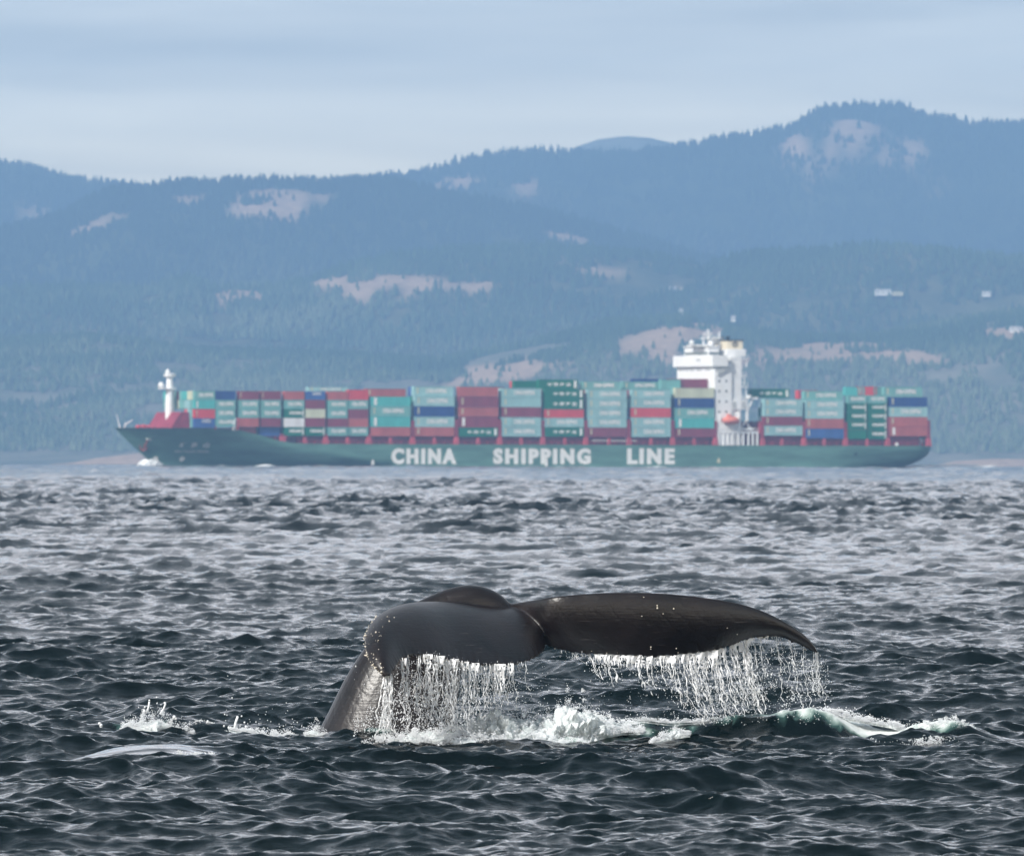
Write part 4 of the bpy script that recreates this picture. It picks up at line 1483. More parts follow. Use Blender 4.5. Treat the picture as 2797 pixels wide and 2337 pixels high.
# tail stock: outlines in the picture, with the ridge (keel) towards the camera-left
def stock(keys, n=60, m=40):
    """keys: cx, cy, Y, half width px, half depth m"""
    K_ = catmull(np.array(keys, float), n)
    rings = []
    for i in range(n):
        cx_, cy_, Y, hw, hd = K_[i]
        a = K_[max(i - 1, 0)]; b = K_[min(i + 1, n - 1)]
        d = np.array([b[0] - a[0], b[1] - a[1]]); d /= np.linalg.norm(d) + 1e-9
        nx, ny = -d[1], d[0]              # across, in the picture
        ring = []
        for k in range(m):
            t = 2 * math.pi * k / m
            c, s_ = math.cos(t), math.sin(t)
            c = math.copysign(abs(c) ** .92, c)
            ring.append(P_(cx_ + nx * hw * c, cy_ + ny * hw * c, Y + hd * s_))
        rings.append(ring)
    V = np.array(rings).reshape(-1, 3)
    F_ = [(i * m + k, i * m + (k + 1) % m, (i + 1) * m + (k + 1) % m, (i + 1) * m + k) for i in range(n - 1) for k in range(m)]
    F_ += [tuple(range(m - 1, -1, -1)), tuple((n - 1) * m + k for k in range(m))]
    return V, F_
STOCK = [(1000, 2230, 90.6, 235, .62), (1045, 2100, 90.45, 212, .56), (1066, 2010, 90.4, 187, .50), (1088, 1920, 90.38, 163, .43), (1124, 1830, 90.38, 142, .36), (1165, 1755, 90.4, 118, .29),
         (1205, 1705, 90.42, 92, .23), (1243, 1668, 90.45, 66, .19), (1290, 1648, 90.48, 51, .17), (1338, 1656, 90.5, 44, .16), (1378, 1682, 90.5, 36, .15), (1420, 1716, 90.4, 30, .13), (1465, 1750, 90.25, 22, .09)]
VS, FS = stock(STOCK)
wv, wf = [], []
for V_, F__ in ((VL, FL), (VR, FR), (VS, FS)):
    o_ = len(wv)
    wv += [tuple(p) for p in V_]
    wf += [tuple(i + o_ for i in q) for q in F__]
wme = bpy.data.meshes.new('whale_tail')
wme.from_pydata(wv, [], wf)
wme.update()
wo = bpy.data.objects.new('whale_tail', wme)
COL.objects.link(wo)
md = wo.modifiers.new('remesh', 'REMESH')
md.mode = 'VOXEL'
md.voxel_size = .0112
md.use_smooth_shade = True
ms_ = wo.modifiers.new('smooth', 'SMOOTH')
ms_.factor = .5
ms_.iterations = 4
dg = bpy.context.evaluated_depsgraph_get()
new = bpy.data.meshes.new_from_object(wo.evaluated_get(dg))
wo.modifiers.clear()
wo.data = new
new.shade_smooth()
def whale_mat():
    m = bpy.data.materials.new('wet_whale_skin')
    m.use_nodes = True
    t = m.node_tree
    b = t.nodes['Principled BSDF']
    b.inputs['Roughness'].default_value = .3
    b.inputs['Specular IOR Level'].default_value = .5
    b.inputs['Coat Weight'].default_value = .0
    b.inputs['Coat Roughness'].default_value = .12
    co = N(t, 'ShaderNodeTexCoord')
    a = N(t, 'ShaderNodeTexNoise', i_Scale=2.2, i_Detail=8.0, i_Roughness=.62, i_Distortion=.4)
    t.links.new(co.outputs['Object'], a.inputs['Vector'])
    r = N(t, 'ShaderNodeValToRGB')
    e = r.color_ramp.elements
    e[0].position = .3; e[0].color = (.003, .002, .0023, 1)
    e[1].position = .72; e[1].color = (.013, .0085, .0095, 1)
    t.links.new(a.outputs['Fac'], r.inputs[0])
    # fine pale scratches
    mp_ = N(t, 'ShaderNodeMapping')
    mp_.inputs['Rotation'].default_value = (.3, .9, .6)
    mp_.inputs['Scale'].default_value = (3, 3, 42)
    t.links.new(co.outputs['Object'], mp_.inputs[0])
    sN = N(t, 'ShaderNodeTexNoise', i_Scale=1.3, i_Detail=3.0, i_Roughness=.5, i_Distortion=.2)
    t.links.new(mp_.outputs[0], sN.inputs['Vector'])
    sr = N(t, 'ShaderNodeMapRange')
    sr.inputs['From Min'].default_value = .66
    sr.inputs['From Max'].default_value = .74
    t.links.new(sN.outputs['Fac'], sr.inputs['Value'])
    v = N(t, 'ShaderNodeTexVoronoi', i_Scale=6.0)
    v.inputs['Randomness'].default_value = 1
    t.links.new(co.outputs['Object'], v.inputs['Vector'])
    vr = N(t, 'ShaderNodeMapRange')
    vr.inputs['From Min'].default_value = .10
    vr.inputs['From Max'].default_value = .06
    t.links.new(v.outputs['Distance'], vr.inputs['Value'])
    vc = N(t, 'ShaderNodeSeparateColor')
    t.links.new(v.outputs['Color'], vc.inputs[0])
    gt = N(t, 'ShaderNodeMath', operation='GREATER_THAN')
    gt.inputs[1].default_value = .8
    t.links.new(vc.outputs[0], gt.inputs[0])
    pm = N(t, 'ShaderNodeMath', operation='MULTIPLY')
    t.links.new(vr.outputs[0], pm.inputs[0])
    t.links.new(gt.outputs[0], pm.inputs[1])
    m1_ = N(t, 'ShaderNodeMix', data_type='RGBA')
    t.links.new(sr.outputs[0], m1_.inputs[0])
    t.links.new(r.outputs[0], m1_.inputs[6])
    m1_.inputs[7].default_value = (.05, .043, .043, 1)
    m2_ = N(t, 'ShaderNodeMix', data_type='RGBA')
    t.links.new(pm.outputs[0], m2_.inputs[0])
    t.links.new(m1_.outputs[2], m2_.inputs[6])
    m2_.inputs[7].default_value = (.004, .004, .004, 1)
    t.links.new(m2_.outputs[2], b.inputs['Base Color'])
    fn_ = N(t, 'ShaderNodeTexNoise', i_Scale=38.0, i_Detail=4.0)
    t.links.new(co.outputs['Object'], fn_.inputs['Vector'])
    ad = N(t, 'ShaderNodeMath', operation='ADD')
    t.links.new(fn_.outputs['Fac'], ad.inputs[0])
    t.links.new(sN.outputs['Fac'], ad.inputs[1])
    wvn = N(t, 'ShaderNodeTexWave', i_Scale=2.6, i_Distortion=5.0, i_Detail=3.0)
    mw = N(t, 'ShaderNodeMapping')
    mw.inputs['Rotation'].default_value = (0, .8, .3)
    t.links.new(co.outputs['Object'], mw.inputs[0])
    t.links.new(mw.outputs[0], wvn.inputs['Vector'])
    wp = N(t, 'ShaderNodeMath', operation='POWER')
    wp.inputs[1].default_value = 7.0
    t.links.new(wvn.outputs['Fac'], wp.inputs[0])
    ws_ = N(t, 'ShaderNodeMath', operation='MULTIPLY_ADD')
    ws_.inputs[1].default_value = -.32
    t.links.new(wp.outputs[0], ws_.inputs[0])
    sb = N(t, 'ShaderNodeMath', operation='SUBTRACT')
    t.links.new(ad.outputs[0], ws_.inputs[2])
    t.links.new(ws_.outputs[0], sb.inputs[0])
    t.links.new(pm.outputs[0], sb.inputs[1])
    bp = N(t, 'ShaderNodeBump')
    bp.inputs['Strength'].default_value = .28
    bp.inputs['Distance'].default_value = .010
    t.links.new(sb.outputs[0], bp.inputs['Height'])
    t.links.new(bp.outputs[0], b.inputs['Normal'])
    rr = N(t, 'ShaderNodeMapRange')
    rr.inputs['To Min'].default_value = .29
    rr.inputs['To Max'].default_value = .46
    t.links.new(a.outputs['Fac'], rr.inputs['Value'])
    t.links.new(rr.outputs[0], b.inputs['Roughness'])
    return m
new.materials.clear()
new.materials.append(whale_mat())
tag(wo, 'dark wet whale tail with wide flukes raised above the sea, water pouring off', 'whale')

def octa(c, r, st=1.0, jit=None):
    """low ball of 8 triangles stretched along z"""
    return [(c[0] + r, c[1], c[2]), (c[0], c[1] + r, c[2]), (c[0] - r, c[1], c[2]), (c[0], c[1] - r, c[2]), (c[0], c[1], c[2] + r * st), (c[0], c[1], c[2] - r * st)]
t_ = (1 + 5 ** .5) / 2
ICO = np.array([(-1, t_, 0), (1, t_, 0), (-1, -t_, 0), (1, -t_, 0), (0, -1, t_), (0, 1, t_), (0, -1, -t_), (0, 1, -t_), (t_, 0, -1), (t_, 0, 1), (-t_, 0, -1), (-t_, 0, 1)]) / (1 + t_ * t_) ** .5
ICOF = np.array([(0, 11, 5), (0, 5, 1), (0, 1, 7), (0, 7, 10), (0, 10, 11), (1, 5, 9), (5, 11, 4), (11, 10, 2), (10, 7, 6), (7, 1, 8), (3, 9, 4), (3, 4, 2), (3, 2, 6), (3, 6, 8), (3, 8, 9), (4, 9, 5), (2, 4, 11), (6, 2, 10), (8, 6, 7), (9, 8, 1)])
def drops(name, C_, R_, S_, mt, kind='stuff', label=None, parent=None):
    """many small drops: centres, radii, stretch along z"""
    C_, R_, S_ = np.asarray(C_), np.asarray(R_), np.asarray(S_)
    sc3 = np.stack([R_, R_, R_ * S_], -1)
    V = (C_[:, None] + ICO[None] * sc3[:, None]).reshape(-1, 3)
    Fd = (ICOF[None] + (np.arange(len(C_)) * 12)[:, None, None]).reshape(-1, 3)
    me = np_mesh(name, V, Fd)
    return tag(link(name, me, mt, parent, smooth=True), label, kind=kind)

M['barnacle'] = mat('barnacle_white', (.60, .55, .47), .8, .2, var=.3, vscale=40)
bc, br2 = [], []
rb = np.random.default_rng(5)
for k in range(150):
    s_ = rb.uniform(.60, .985)
    i = int(s_ * 149)
    tt = rb.random() ** 2.2 * .45
    j = int(tt * 33)
    p = upL[i, min(j, 33)]
    bc.append(p + np.array([rb.normal(0, .008), -.002, rb.normal(0, .008)]))
    br2.append(rb.uniform(.002, .0055) if rb.random() < .75 else rb.uniform(.006, .011))
for k in range(16):
    i = int(rb.uniform(.05, .9) * 149)
    p = upR[i, int(rb.uniform(28, 33))]
    bc.append(p); br2.append(rb.uniform(.003, .006))
for (px_, py_) in ((1755, 1628), (1792, 1652), (1797, 1658), (1809, 1670), (1984, 1715), (2013, 1732), (1752, 1681), (1837, 1658), (1773, 1762), (1776, 1768), (1846, 1771)):
    # pale spots on the right fluke: nearest surface point
    u_ = np.array(P_(px_, py_, 90.4))
    d = np.linalg.norm((upR - u_)[..., [0, 2]], axis=-1)
    i, j = np.unravel_index(d.argmin(), d.shape)
    bc.append(upR[i, j]); br2.append(rb.uniform(.005, .009))
b_o = drops('barnacles', bc, br2, rb.uniform(.6, 1.3, len(bc)), M['barnacle'], parent=wo)

# ------------------------------------------------------------------ falling water
def water_white(name, col=(.86, .88, .90), trans=.25, rough=.22):
    m = bpy.data.materials.new(name)
    m.use_nodes = True
    b = m.node_tree.nodes['Principled BSDF']
    b.inputs['Base Color'].default_value = (*col, 1)
    b.inputs['Roughness'].default_value = rough
    b.inputs['IOR'].default_value = 1.33
    b.inputs['Transmission Weight'].default_value = trans
    if trans > 0:
        t = m.node_tree
        tr_ = N(t, 'ShaderNodeBsdfTransparent')
        ms_ = N(t, 'ShaderNodeMixShader')
        ms_.inputs[0].default_value = .12
        t.links.new(b.outputs[0], ms_.inputs[1])
        t.links.new(tr_.outputs[0], ms_.inputs[2])
        t.links.new(ms_.outputs[0], t.nodes['Material Output'].inputs['Surface'])
    return m
M['fall'] = water_white('falling_water', (.86, .87, .89), .06, .25)
M['drop'] = water_white('water_drop', (.74, .76, .79), .0, .3)
M['wfoam'] = mat('sea_foam', (.72, .75, .76), .7, .2, dark=(.50, .56, .57), vscale=13, detail=8, bump=.9, bscale=45)

class Streams:
    def __init__(s, seed):
        s.mb = MB(); s.r = np.random.default_rng(seed); s.C = []; s.R = []; s.S = []
    def stream(s, p0, length, slant, w, breakup=.55, gap=.35):
        """one wobbly rope of water falling from p0"""
        r = s.r
        seg = .011
        n = max(8, int(length / seg))
        ph = r.uniform(0, 20, 6)
        pts, rad = [], []
        for i in range(n):
            u = i / n
            z = length * u
            wob = (.006 + .022 * u) * (math.sin(z * 26 + ph[0]) * .5 + math.sin(z * 61 + ph[1]) * .3 + math.sin(z * 11 + ph[2]) * .8)
            wy = .012 * math.sin(z * 33 + ph[3])
            q = .5 + .5 * math.sin(z * 75 + ph[4] + 2 * math.sin(z * 31 + ph[5]))
            q2 = mnoise.noise(Vector((ph[0], z * 16, ph[1])))
            ra = .92 * w * (1 - .3 * u) * (.45 + .65 * q) * (1 + .8 * q2)
            if u > breakup and q2 < -gap + (1 - u) * .3: ra = 0
            pts.append((p0[0] + slant * z * (1 + .4 * u) + wob, p0[1] + wy, p0[2] - z))
            rad.append(max(ra, 0))
        # split where the radius is nought
        run, rr = [], []
        for p, q in list(zip(pts, rad)) + [((0, 0, 0), 0)]:
            if q > .0006:
                run.append(p); rr.append(q)
            else:
                if len(run) > 2:
                    rr[0] *= .3; rr[-1] *= .3
                    s.mb.tube(run, rr, 5)
                run, rr = [], []
        # spray beside it
        for k in range(int(n * .7)):
            i = int(r.random() ** .7 * (n - 1))
            p = pts[i]
            sp = .01 + .045 * i / n
            s.C.append((p[0] + r.normal(0, sp), p[1] + r.normal(0, sp), p[2] + r.normal(0, .02)))
            s.R.append(r.uniform(.0014, .0042) * (1.5 if r.random() < .12 else 1)); s.S.append(r.uniform(1, 2.2))
    def sheet(s, p0, w, length, slant):
        """thin torn curtain hanging from the edge"""
        r = s.r
        nu, nv = max(4, int(w / .012)), max(4, int(length / .014))
        off = r.uniform(0, 50)
        vs = []
        for j in range(nv + 1):
            for i in range(nu + 1):
                x, z = (i / nu - .5) * w * (1 - .35 * j / nv), length * j / nv
                y = .014 * mnoise.noise(Vector((x * 30 + off, z * 9, 0))) * 2
                vs.append((p0[0] + x + slant * z + .006 * mnoise.noise(Vector((x * 40, z * 40, off))), p0[1] + y, p0[2] - z))
        f = []
        for j in range(nv):
            for i in range(nu):
                k = mnoise.noise(Vector((i * .62 + off, j * .17, 5))) * .8 + mnoise.noise(Vector((i * 1.3 + off, j * .9, 9))) * .45
                if k > -.30 + .62 * (j / nv) ** 1.2:
                    a = j * (nu + 1) + i
                    f.append((a, a + 1, a + nu + 2, a + nu + 1))
        s.mb.add(vs, f)

def trail_at(T_, px):
    q = T_[:, 0] / T_[:, 1] * F + CX
    o = np.argsort(q)
    return np.array([np.interp(px, q[o], T_[o, k]) for k in range(3)])
def base_z(Y): return -.02

A = Streams(11)
# left fluke: ropes along the trailing edge
rl = np.random.default_rng(21)
spec = [(1050, 1848, 620)]
for px_, cnt, w, ln in ((1056, 9, .009, .60), (1066, 7, .008, .55), (1098, 4, .007, .6), (1112, 3, .006, .5), (1150, 4, .007, .62), (1163, 5, .009, .66), (1180, 4, .008, .66), (1192, 5, .009, .66),
                        (1207, 3, .007, .6), (1225, 6, .009, .68), (1240, 6, .009, .68), (1255, 5, .009, .66), (1270, 4, .007, .6), (1284, 5, .009, .6), (1302, 4, .007, .55), (1318, 4, .007, .5),
                        (1334, 4, .007, .48), (1352, 5, .008, .42), (1366, 5, .008, .40), (1384, 4, .007, .40), (1398, 4, .008, .36)):
    for k in range(cnt):
        q = px_ + rl.normal(0, 5)
        p = trail_at(TL, q)
        if px_ < 1080: p = P_(q, 1846, 88.05)
        sl = .02 + rl.normal(0, .03) + (-.08 if px_ < 1060 else 0)
        A.stream(p + np.array([0, .01, .015]), ln * (.45 + .66 * rl.random() ** .4), sl, w * rl.uniform(.5, 1.15))
for px_, w_, h_ in ((1100, .09, .10), (1165, .13, .12), (1200, .12, .10), (1232, .16, .16), (1268, .10, .10), (1296, .10, .12), (1360, .16, .26), (1392, .09, .15)):
    p = trail_at(TL, px_)
    A.sheet(p + np.array([0, .0, .012]), w_, h_, .03)
# thin dribbles towards the notch
for px_, ln in ((1418, .10), (1436, .30), (1425, .06)):
    p = trail_at(TL, px_)
    A.stream(p + np.array([0, 0, .01]), ln, .10, .006, .7)
# water sliding down the lit face of the stock
for k in range(34):
    q = rl.uniform(1045, 1240)
    z0 = rl.uniform(1830, 1930)
    p = P_(q, z0, 89.86 + .0004 * abs(q - 1110))
    A.stream(p, rl.uniform(.12, .45), rl.normal(-.05, .08), rl.uniform(.002, .006), .2, .1)
# loose drops over the dark stock
Cs, Rs, Ss = [], [], []
for k in range(3800):
    q = rl.uniform(965, 1310)
    v = rl.random() ** .75
    py_ = 1800 + 235 * v
    # thin out to the left above
    if q < 1035 and py_ < 2230 - q * .35 - (1035 - q) * .4 + 60 and rl.random() < .75: continue
    p = P_(q, py_, 88.3 + rl.uniform(0, 1.4))
    cl = mnoise.noise(Vector((q * .045, py_ * .02, 3)))
    if cl < .02 + rl.normal(0, .08): continue
    Cs.append(p); Rs.append(rl.uniform(.0015, .0048) * (1.7 if rl.random() < .1 else 1)); Ss.append(rl.uniform(.8, 2.0))
for k in range(900):
    q = rl.uniform(1300, 1500)
    py_ = 1815 + 200 * rl.random() ** .8
    if rl.random() < (q - 1300) / 240: continue
    Cs.append(P_(q, py_, 89 + rl.uniform(0, .6))); Rs.append(rl.uniform(.0014, .004)); Ss.append(rl.uniform(.8, 2.0))
o = A.mb.build('falling_water', M['fall'], smooth=True)
tag(o, 'white ropes of water pouring off the left fluke onto the tail stock', kind='stuff')
drops('spray', A.C + Cs, A.R + Rs, A.S + Ss, M['drop'], label='spray of drops in front of the dark tail stock')

B = Streams(12)
for px_, cnt, w, ln, sl in ((1540, 1, .003, .05, .4), (1552, 2, .004, .10, .4), (1572, 2, .005, .16, .38), (1584, 2, .004, .09, .36), (1608, 3, .006, .26, .3), (1634, 3, .006, .20, .26), (1560, 1, .004, .10, .4), (1595, 2, .005, .14, .35), (1625, 2, .005, .2, .3), (1650, 3, .006, .24, .22), (1662, 3, .007, .30, .2), (1690, 3, .006, .18, .15), (1712, 2, .006, .2, .12),
                            (1745, 4, .008, .30, .1), (1768, 3, .006, .36, .12), (1795, 2, .006, .26, .14), (1818, 4, .008, .36, .16), (1836, 4, .007, .5, .2), (1860, 4, .007, .6, .26), (1885, 5, .009, .66, .22),
                            (1898, 5, .010, .64, .18), (1918, 5, .008, .66, .16), (1938, 4, .007, .64, .22), (1952, 6, .009, .66, .2), (1975, 5, .008, .66, .2), (1998, 4, .007, .62, .22), (2008, 4, .007, .62, .18),
                            (2026, 7, .010, .70, .17), (2034, 7, .011, .70, .18), (2052, 3, .006, .62, .2), (2072, 3, .005, .5, .15), (2096, 2, .004, .3, .12), (2112, 2, .004, .35, .2), (2128, 3, .004, .62, .16),
                            (2150, 3, .004, .66, .14), (2172, 2, .004, .6, .1), (2192, 3, .005, .62, .08), (2222, 3, .006, .46, .03), (2233, 5, .007, .52, .10)):
    for k in range(cnt):
        q = px_ + rl.normal(0, 4)
        p = trail_at(TR, q)
        B.stream(p + np.array([0, .01, .012]), ln * (.35 + .75 * rl.random() ** .45), sl * rl.uniform(.6, 1.2), w * rl.uniform(.5, 1.1), .4 if px_ < 2100 else .2)
for px_, w_, h_ in ((1640, .14, .07), (1668, .16, .11), (1700, .2, .12), (1730, .14, .13), (1762, .16, .12), (1790, .2, .11), (1822, .2, .13), (1850, .16, .10), (1880, .12, .14), (1908, .14, .16), (1940, .16, .18),
                     (1965, .14, .19), (2010, .14, .10), (2045, .10, .08), (2085, .12, .05)):
    p = trail_at(TR, px_)
    B.sheet(p + np.array([0, .0, .014]), w_, h_, .08)
Cs, Rs, Ss = [], [], []
for k in range(3600):
    q = 1560 + 700 * rl.random() ** .62
    v = rl.random() ** .7
    py_ = np.interp(q, [1560, 2000, 2240, 2270], [1800, 1790, 1790, 1800]) + v * 190
    if rl.random() < .55 and q < 1820: continue
    cl = mnoise.noise(Vector((q * .03, py_ * .018, 7)))
    if cl < .05 + rl.normal(0, .09): continue
    Cs.append(P_(q + v * 14, py_, 90.0 + rl.uniform(0, .8))); Rs.append(rl.uniform(.0014, .0042) * (1.8 if rl.random() < .08 else 1)); Ss.append(rl.uniform(.8, 2.2))
o = B.mb.build('falling_water', M['fall'], smooth=True)
tag(o, 'white strings of water streaming off the right fluke', kind='stuff')
drops('spray', B.C + Cs, B.R + Rs, B.S + Ss, M['drop'], label='spray of drops under the right fluke')

# ------------------------------------------------------------------ foam thrown up on the sea
def foam_pile(pts, seed, depth=.35, yaw=0, nu=None, rough=1.0):
    """pts: (px, py of the top, py of the foot, Y).  A churned ridge of foam following them"""
    K_ = np.array(pts, float)
    n = nu or int((K_[-1, 0] - K_[0, 0]) / 1.7)
    x = np.linspace(K_[0, 0], K_[-1, 0], n)
    m = 54
    top, foot, Yc = (np.interp(x, K_[:, 0], K_[:, k]) for k in (1, 2, 3))
    vs = np.zeros((n, m, 3))
    for i in range(n):
        a, b = P_(x[i], top[i], Yc[i]), P_(x[i], foot[i], Yc[i])
        H = max(a[2] - b[2], .004)
        dp = depth * (.35 + .65 * min(1, H / .25))
        for j in range(m):
            t = math.pi * j / (m - 1)
            yy, zz_ = -math.cos(t) * dp, math.sin(t) ** .8 * H
            q = Vector((a[0] * 3.2 + seed, yy * 3.2, zz_ * 3.2))
            d = mnoise.noise(q * .9) * .35 * min(rough, 1) - .12
            a_ = .24 * min(rough, 1.2)
            for o_, fr in enumerate((2.1, 4.3, 8.9, 17.0, 33.0)):
                d += (abs(mnoise.noise(q * fr + Vector((o_ * 7, 0, 0)))) * 2 - .35) * a_
                a_ *= .55
            r_ = 1 + d
            wx = mnoise.noise(q * 4 + Vector((9, 0, 0))) * .05 * min(1, H / .1)
            vs[i, j] = (a[0] + wx, a[1] + yy * r_, b[2] - .02 + zz_ * r_)
    return vs.reshape(-1, 3), grid_faces(n, m)
fg_ = bpy.data.node_groups.new('froth_beads', 'GeometryNodeTree')
fg_.interface.new_socket('Geometry', in_out='INPUT', socket_type='NodeSocketGeometry')
fg_.interface.new_socket('Geometry', in_out='OUTPUT', socket_type='NodeSocketGeometry')
gi, go = N(fg_, 'NodeGroupInput'), N(fg_, 'NodeGroupOutput')
ic = N(fg_, 'GeometryNodeMeshIcoSphere')
ic.inputs['Radius'].default_value = 1.0
ic.inputs['Subdivisions'].default_value = 1
sm_ = N(fg_, 'GeometryNodeSetMaterial')
sm_.inputs['Material'].default_value = M['drop']
fg_.links.new(ic.outputs[0], sm_.inputs[0])
ip = N(fg_, 'GeometryNodeInstanceOnPoints')
fg_.links.new(gi.outputs[0], ip.inputs['Points'])
fg_.links.new(sm_.outputs[0], ip.inputs['Instance'])
na_ = N(fg_, 'GeometryNodeInputNamedAttribute', data_type='FLOAT')
na_.inputs['Name'].default_value = 'bead'
fg_.links.new(na_.outputs[0], ip.inputs['Scale'])
fg_.links.new(ip.outputs[0], go.inputs[0])
def froth_obj(C_, R_, parent, label):
    me = bpy.data.meshes.new('froth')
    me.vertices.add(len(C_))
    me.vertices.foreach_set('co', np.asarray(C_, np.float32).ravel())
    a = me.attributes.new('bead', 'FLOAT', 'POINT')
    a.data.foreach_set('value', np.asarray(R_, np.float32))
    o = link('froth', me, M['drop'], parent)
    md = o.modifiers.new('froth', 'NODES')
    md.node_group = fg_
    tag(o, 'fine froth of the ' + label.split(' ')[0] + ' foam', kind='stuff')
    return o
def foam_obj(name, pts, seed, label, depth=.35, rough=1.0, spray=300, sh=.10, mt=None, froth=22, low=.34):
    V, Fq = foam_pile([(a, b + (c - b) * low, c, d) for a, b, c, d in pts], seed, depth, rough=rough)
    me = np_mesh(name, V, Fq)
    o = tag(link(name, me, mt or M['wfoam'], smooth=True), label, kind='stuff')
    r = np.random.default_rng(int(seed * 10) + 1)
    K_ = np.array(pts, float)
    C_, R_ = [], []
    for k in range(spray):
        q = r.uniform(K_[0, 0], K_[-1, 0])
        t, f_, Y = (np.interp(q, K_[:, 0], K_[:, c]) for c in (1, 2, 3))
        hh = f_ - t
        cl = mnoise.noise(Vector((q * .06, seed, 0)))
        C_.append(P_(q, t - r.exponential(1) * sh * 100 * max(0, .5 + cl) + r.uniform(0, 1) ** 2 * hh, Y + r.normal(0, .12)))
        R_.append(r.uniform(.0015, .0055))
    nf = int(froth * (K_[-1, 0] - K_[0, 0]))
    cc, rr_ = [], []
    while len(cc) < nf:
        q = r.uniform(K_[0, 0], K_[-1, 0])
        t, f_, Y = (np.interp(q, K_[:, 0], K_[:, c]) for c in (1, 2, 3))
        hh = (f_ - t) * (.95 + .55 * mnoise.noise(Vector((q * .07, seed, 4)))) + 3
        v = r.random() ** 1.25 * 1.25
        py_ = f_ - v * hh
        n_ = mnoise.noise(Vector((q * .05, py_ * .06, seed))) + .5 * mnoise.noise(Vector((q * .15, py_ * .17, seed)))
        if n_ < -.55 + .75 * v: 
            if r.random() < .93: continue
        cc.append(P_(q + r.normal(0, 2), py_, Y + r.normal(0, .5) * depth)); rr_.append(r.uniform(.0018, .0046))
    froth_obj(cc, rr_, o, label)
    spray = len(C_)
    if spray:
        drops('spray', C_, R_, r.uniform(.8, 1.6, spray), M['drop'], label='drops flying over ' + label.split(' ')[-1], parent=o)
    return o
foam_obj('white_water', [(985, 2028, 2032, 89.2), (1040, 2012, 2034, 89.25), (1100, 2000, 2034, 89.3), (1160, 1992, 2034, 89.3), (1220, 1985, 2034, 89.35), (1255, 1972, 2034, 89.4), (1290, 1962, 2034, 89.45), (1325, 1952, 2034, 89.5),
         (1345, 1934, 2032, 89.55), (1362, 1926, 2032, 89.6), (1385, 1934, 2032, 89.6), (1400, 1950, 2031, 89.6), (1440, 1956, 2031, 89.6), (1480, 1950, 2030, 89.65), (1510, 1938, 2028, 89.65), (1535, 1922, 2026, 89.7), (1556, 1920, 2024, 89.7),
         (1590, 1928, 2020, 89.75), (1625, 1948, 2014, 89.8), (1660, 1962, 2006, 89.85), (1700, 1972, 2000, 89.95), (1760, 1984, 1998, 90.0)], 3.1,
         'heaped white foam boiling between the tail stock and the right fluke', .42, 1.0, 900, .10, froth=70, low=.06)
foam_obj('white_water', [(1240, 1996, 2038, 88.95), (1300, 2000, 2040, 88.9), (1400, 2004, 2040, 88.9), (1480, 2008, 2038, 88.95), (1560, 2016, 2034, 89.0), (1610, 2026, 2032, 89.0)], 7.7,
         'low apron of foam in front of the big foam heap', .3, .8, 250, .04)
foam_obj('breaking_crest', [(1700, 1966, 1972, 90.5), (1760, 1960, 1967, 90.5), (1830, 1970, 1975, 90.5), (1900, 1965, 1971, 90.5), (1960, 1962, 1970, 90.5), (2040, 1967, 1975, 90.45), (2120, 1964, 1974, 90.4), (2180, 1950, 1964, 90.4), (2230, 1936, 1952, 90.4), (2290, 1940, 1955, 90.4), (2350, 1954, 1968, 90.4),
         (2420, 1968, 1980, 90.4), (2470, 1980, 1992, 90.4), (2520, 1977, 1992, 90.35), (2570, 1968, 1986, 90.35), (2610, 1963, 1983, 90.3), (2640, 1975, 1990, 90.3), (2665, 1990, 2000, 90.3)], 12.3,
         'white crest breaking along the swell at right', .10, 1.2, 700, .07, froth=26)
foam_obj('white_water', [(1775, 2026, 2030, 88.9), (1805, 2006, 2024, 89.0), (1830, 1990, 2016, 89.05), (1842, 1976, 2012, 89.1), (1856, 1982, 2010, 89.1), (1868, 1992, 2008, 89.1), (1885, 2002, 2006, 89.1)], 16.3,
         'small peaked splash in front of the swell', .10, 1.1, 40, .06)
# splash at the left
foam_obj('splash', [(330, 1978, 1990, 91.0), (350, 1964, 1992, 91.0), (385, 1966, 2000, 90.95), (410, 1952, 2004, 90.9), (425, 1944, 2006, 90.9), (440, 1948, 2008, 90.9), (455, 1960, 2010, 90.9), (480, 1978, 2010, 90.9), (505, 1982, 2008, 90.9), (530, 1994, 2006, 90.9)], 21.9,
         'ragged splash of white water at far left', .16, 1.2, 200, .09, froth=45)
foam_obj('splash', [(518, 1974, 1980, 91.3), (545, 1968, 1982, 91.3), (575, 1976, 1986, 91.3), (592, 1982, 1986, 91.3)], 25.0, 'thin white lick of foam right of the left splash', .12, 1.0, 20, .04)
foam_obj('splash', [(625, 1986, 1990, 90.6), (660, 1990, 2000, 90.5), (720, 1994, 2008, 90.4), (780, 2000, 2012, 90.3), (815, 2006, 2010, 90.3)], 27.0, 'long low streak of foam left of the tail stock', .22, .8, 60, .03)
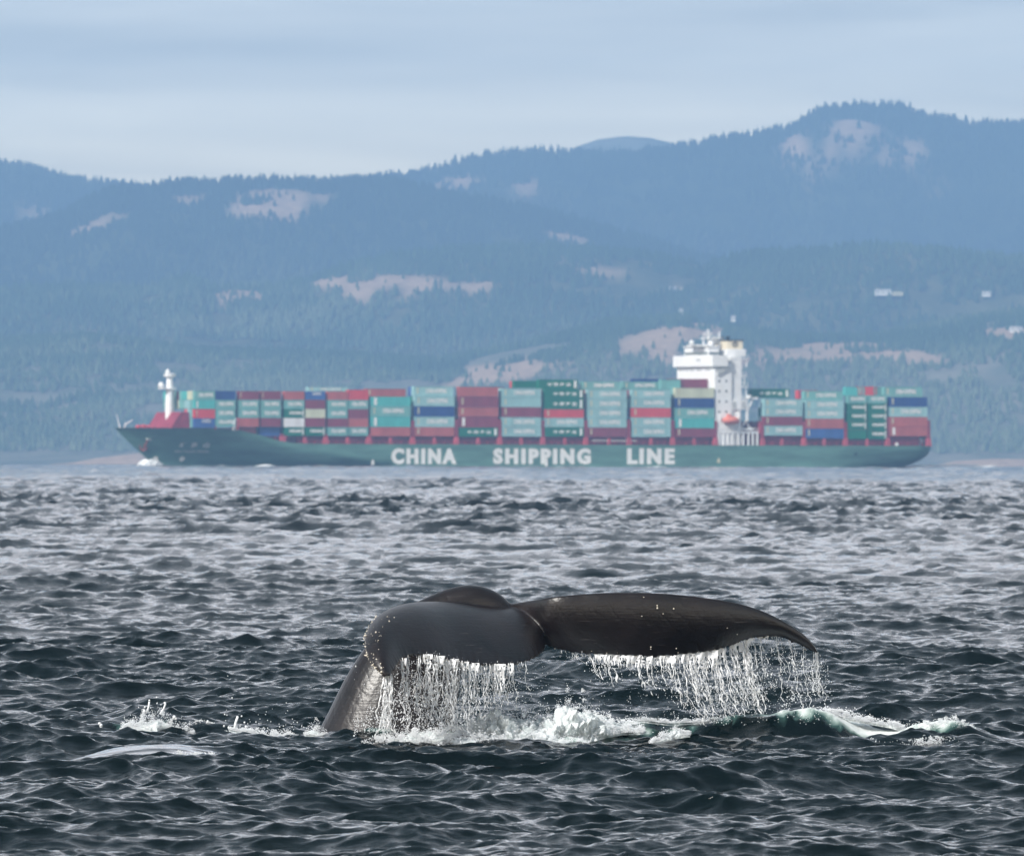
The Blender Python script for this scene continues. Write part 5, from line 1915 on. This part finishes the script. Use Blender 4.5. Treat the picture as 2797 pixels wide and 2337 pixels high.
foam_obj('splash', [(832, 2000, 2006, 90.0), (845, 1982, 2006, 90.0), (862, 1976, 2008, 90.0), (880, 1988, 2012, 89.95), (905, 2008, 2018, 89.9)], 29.0, 'small white lap of foam against the tail stock', .14, 1.2, 40, .05)
foam_obj('foam_line', [(455, 2066, 2072, 83.9), (490, 2056, 2070, 84.0), (540, 2058, 2070, 84.1), (600, 2062, 2072, 84.2), (680, 2072, 2080, 84.1), (740, 2074, 2082, 84.0)], 33.0, 'broken line of foam over the smooth slick', .10, 1.6, 120, .03)
foam_obj('foam_line', [(2350, 2032, 2036, 88.9), (2385, 2022, 2038, 88.9), (2420, 2030, 2040, 88.9), (2480, 2026, 2040, 88.9), (2540, 2014, 2034, 88.9), (2600, 2020, 2034, 88.9), (2630, 2030, 2036, 88.9)], 36.0, 'foam scraps at the foot of the right swell', .12, 1.6, 120, .03)
# upright fingers of water
fg = MB()
fg.tube([P_(643, 1990, 90.5), P_(644, 1972, 90.5), P_(650, 1955, 90.5)], [.022, .012, .012], 7)
fg.tube([P_(566, 1975, 91.2), P_(568, 1966, 91.2)], [.014, .009], 6)
for pts in ([(438, 1950), (447, 1935), (452, 1922), (449, 1916)], [(402, 1945), (406, 1930), (408, 1915)], [(396, 1944), (393, 1938)]):
    fg.tube([P_(a, b, 90.9) for a, b in pts], [.014, .009, .009, .009][:len(pts)], 6)
o = fg.build('splash', M['drop'], smooth=True)
tag(o, 'thin fingers of water standing up from the left splashes', kind='stuff')
rd = np.random.default_rng(77)
C_ = [P_(a, b, 90.7) for a, b in ((408, 1912), (428, 1903), (429, 1920), (396, 1930), (476, 1958), (480, 1962), (620, 1952), (634, 1905), (614, 1950), (660, 1955), (668, 1972), (672, 1984), (612, 1982), (624, 1986), (764, 1984), (820, 1996), (272, 1975), (276, 1980), (276, 1986), (722, 1998))]
R_ = [.009, .007, .006, .010, .018, .014, .006, .007, .007, .009, .010, .014, .010, .009, .008, .008, .016, .018, .014, .006]
for k in range(60):
    C_.append(P_(rd.uniform(600, 830), 1996 - rd.exponential(22), 90.5)); R_.append(rd.uniform(.003, .006))
drops('spray', C_, R_, rd.uniform(.9, 1.5, len(C_)), M['drop'], label='scattered drops over the left splashes')
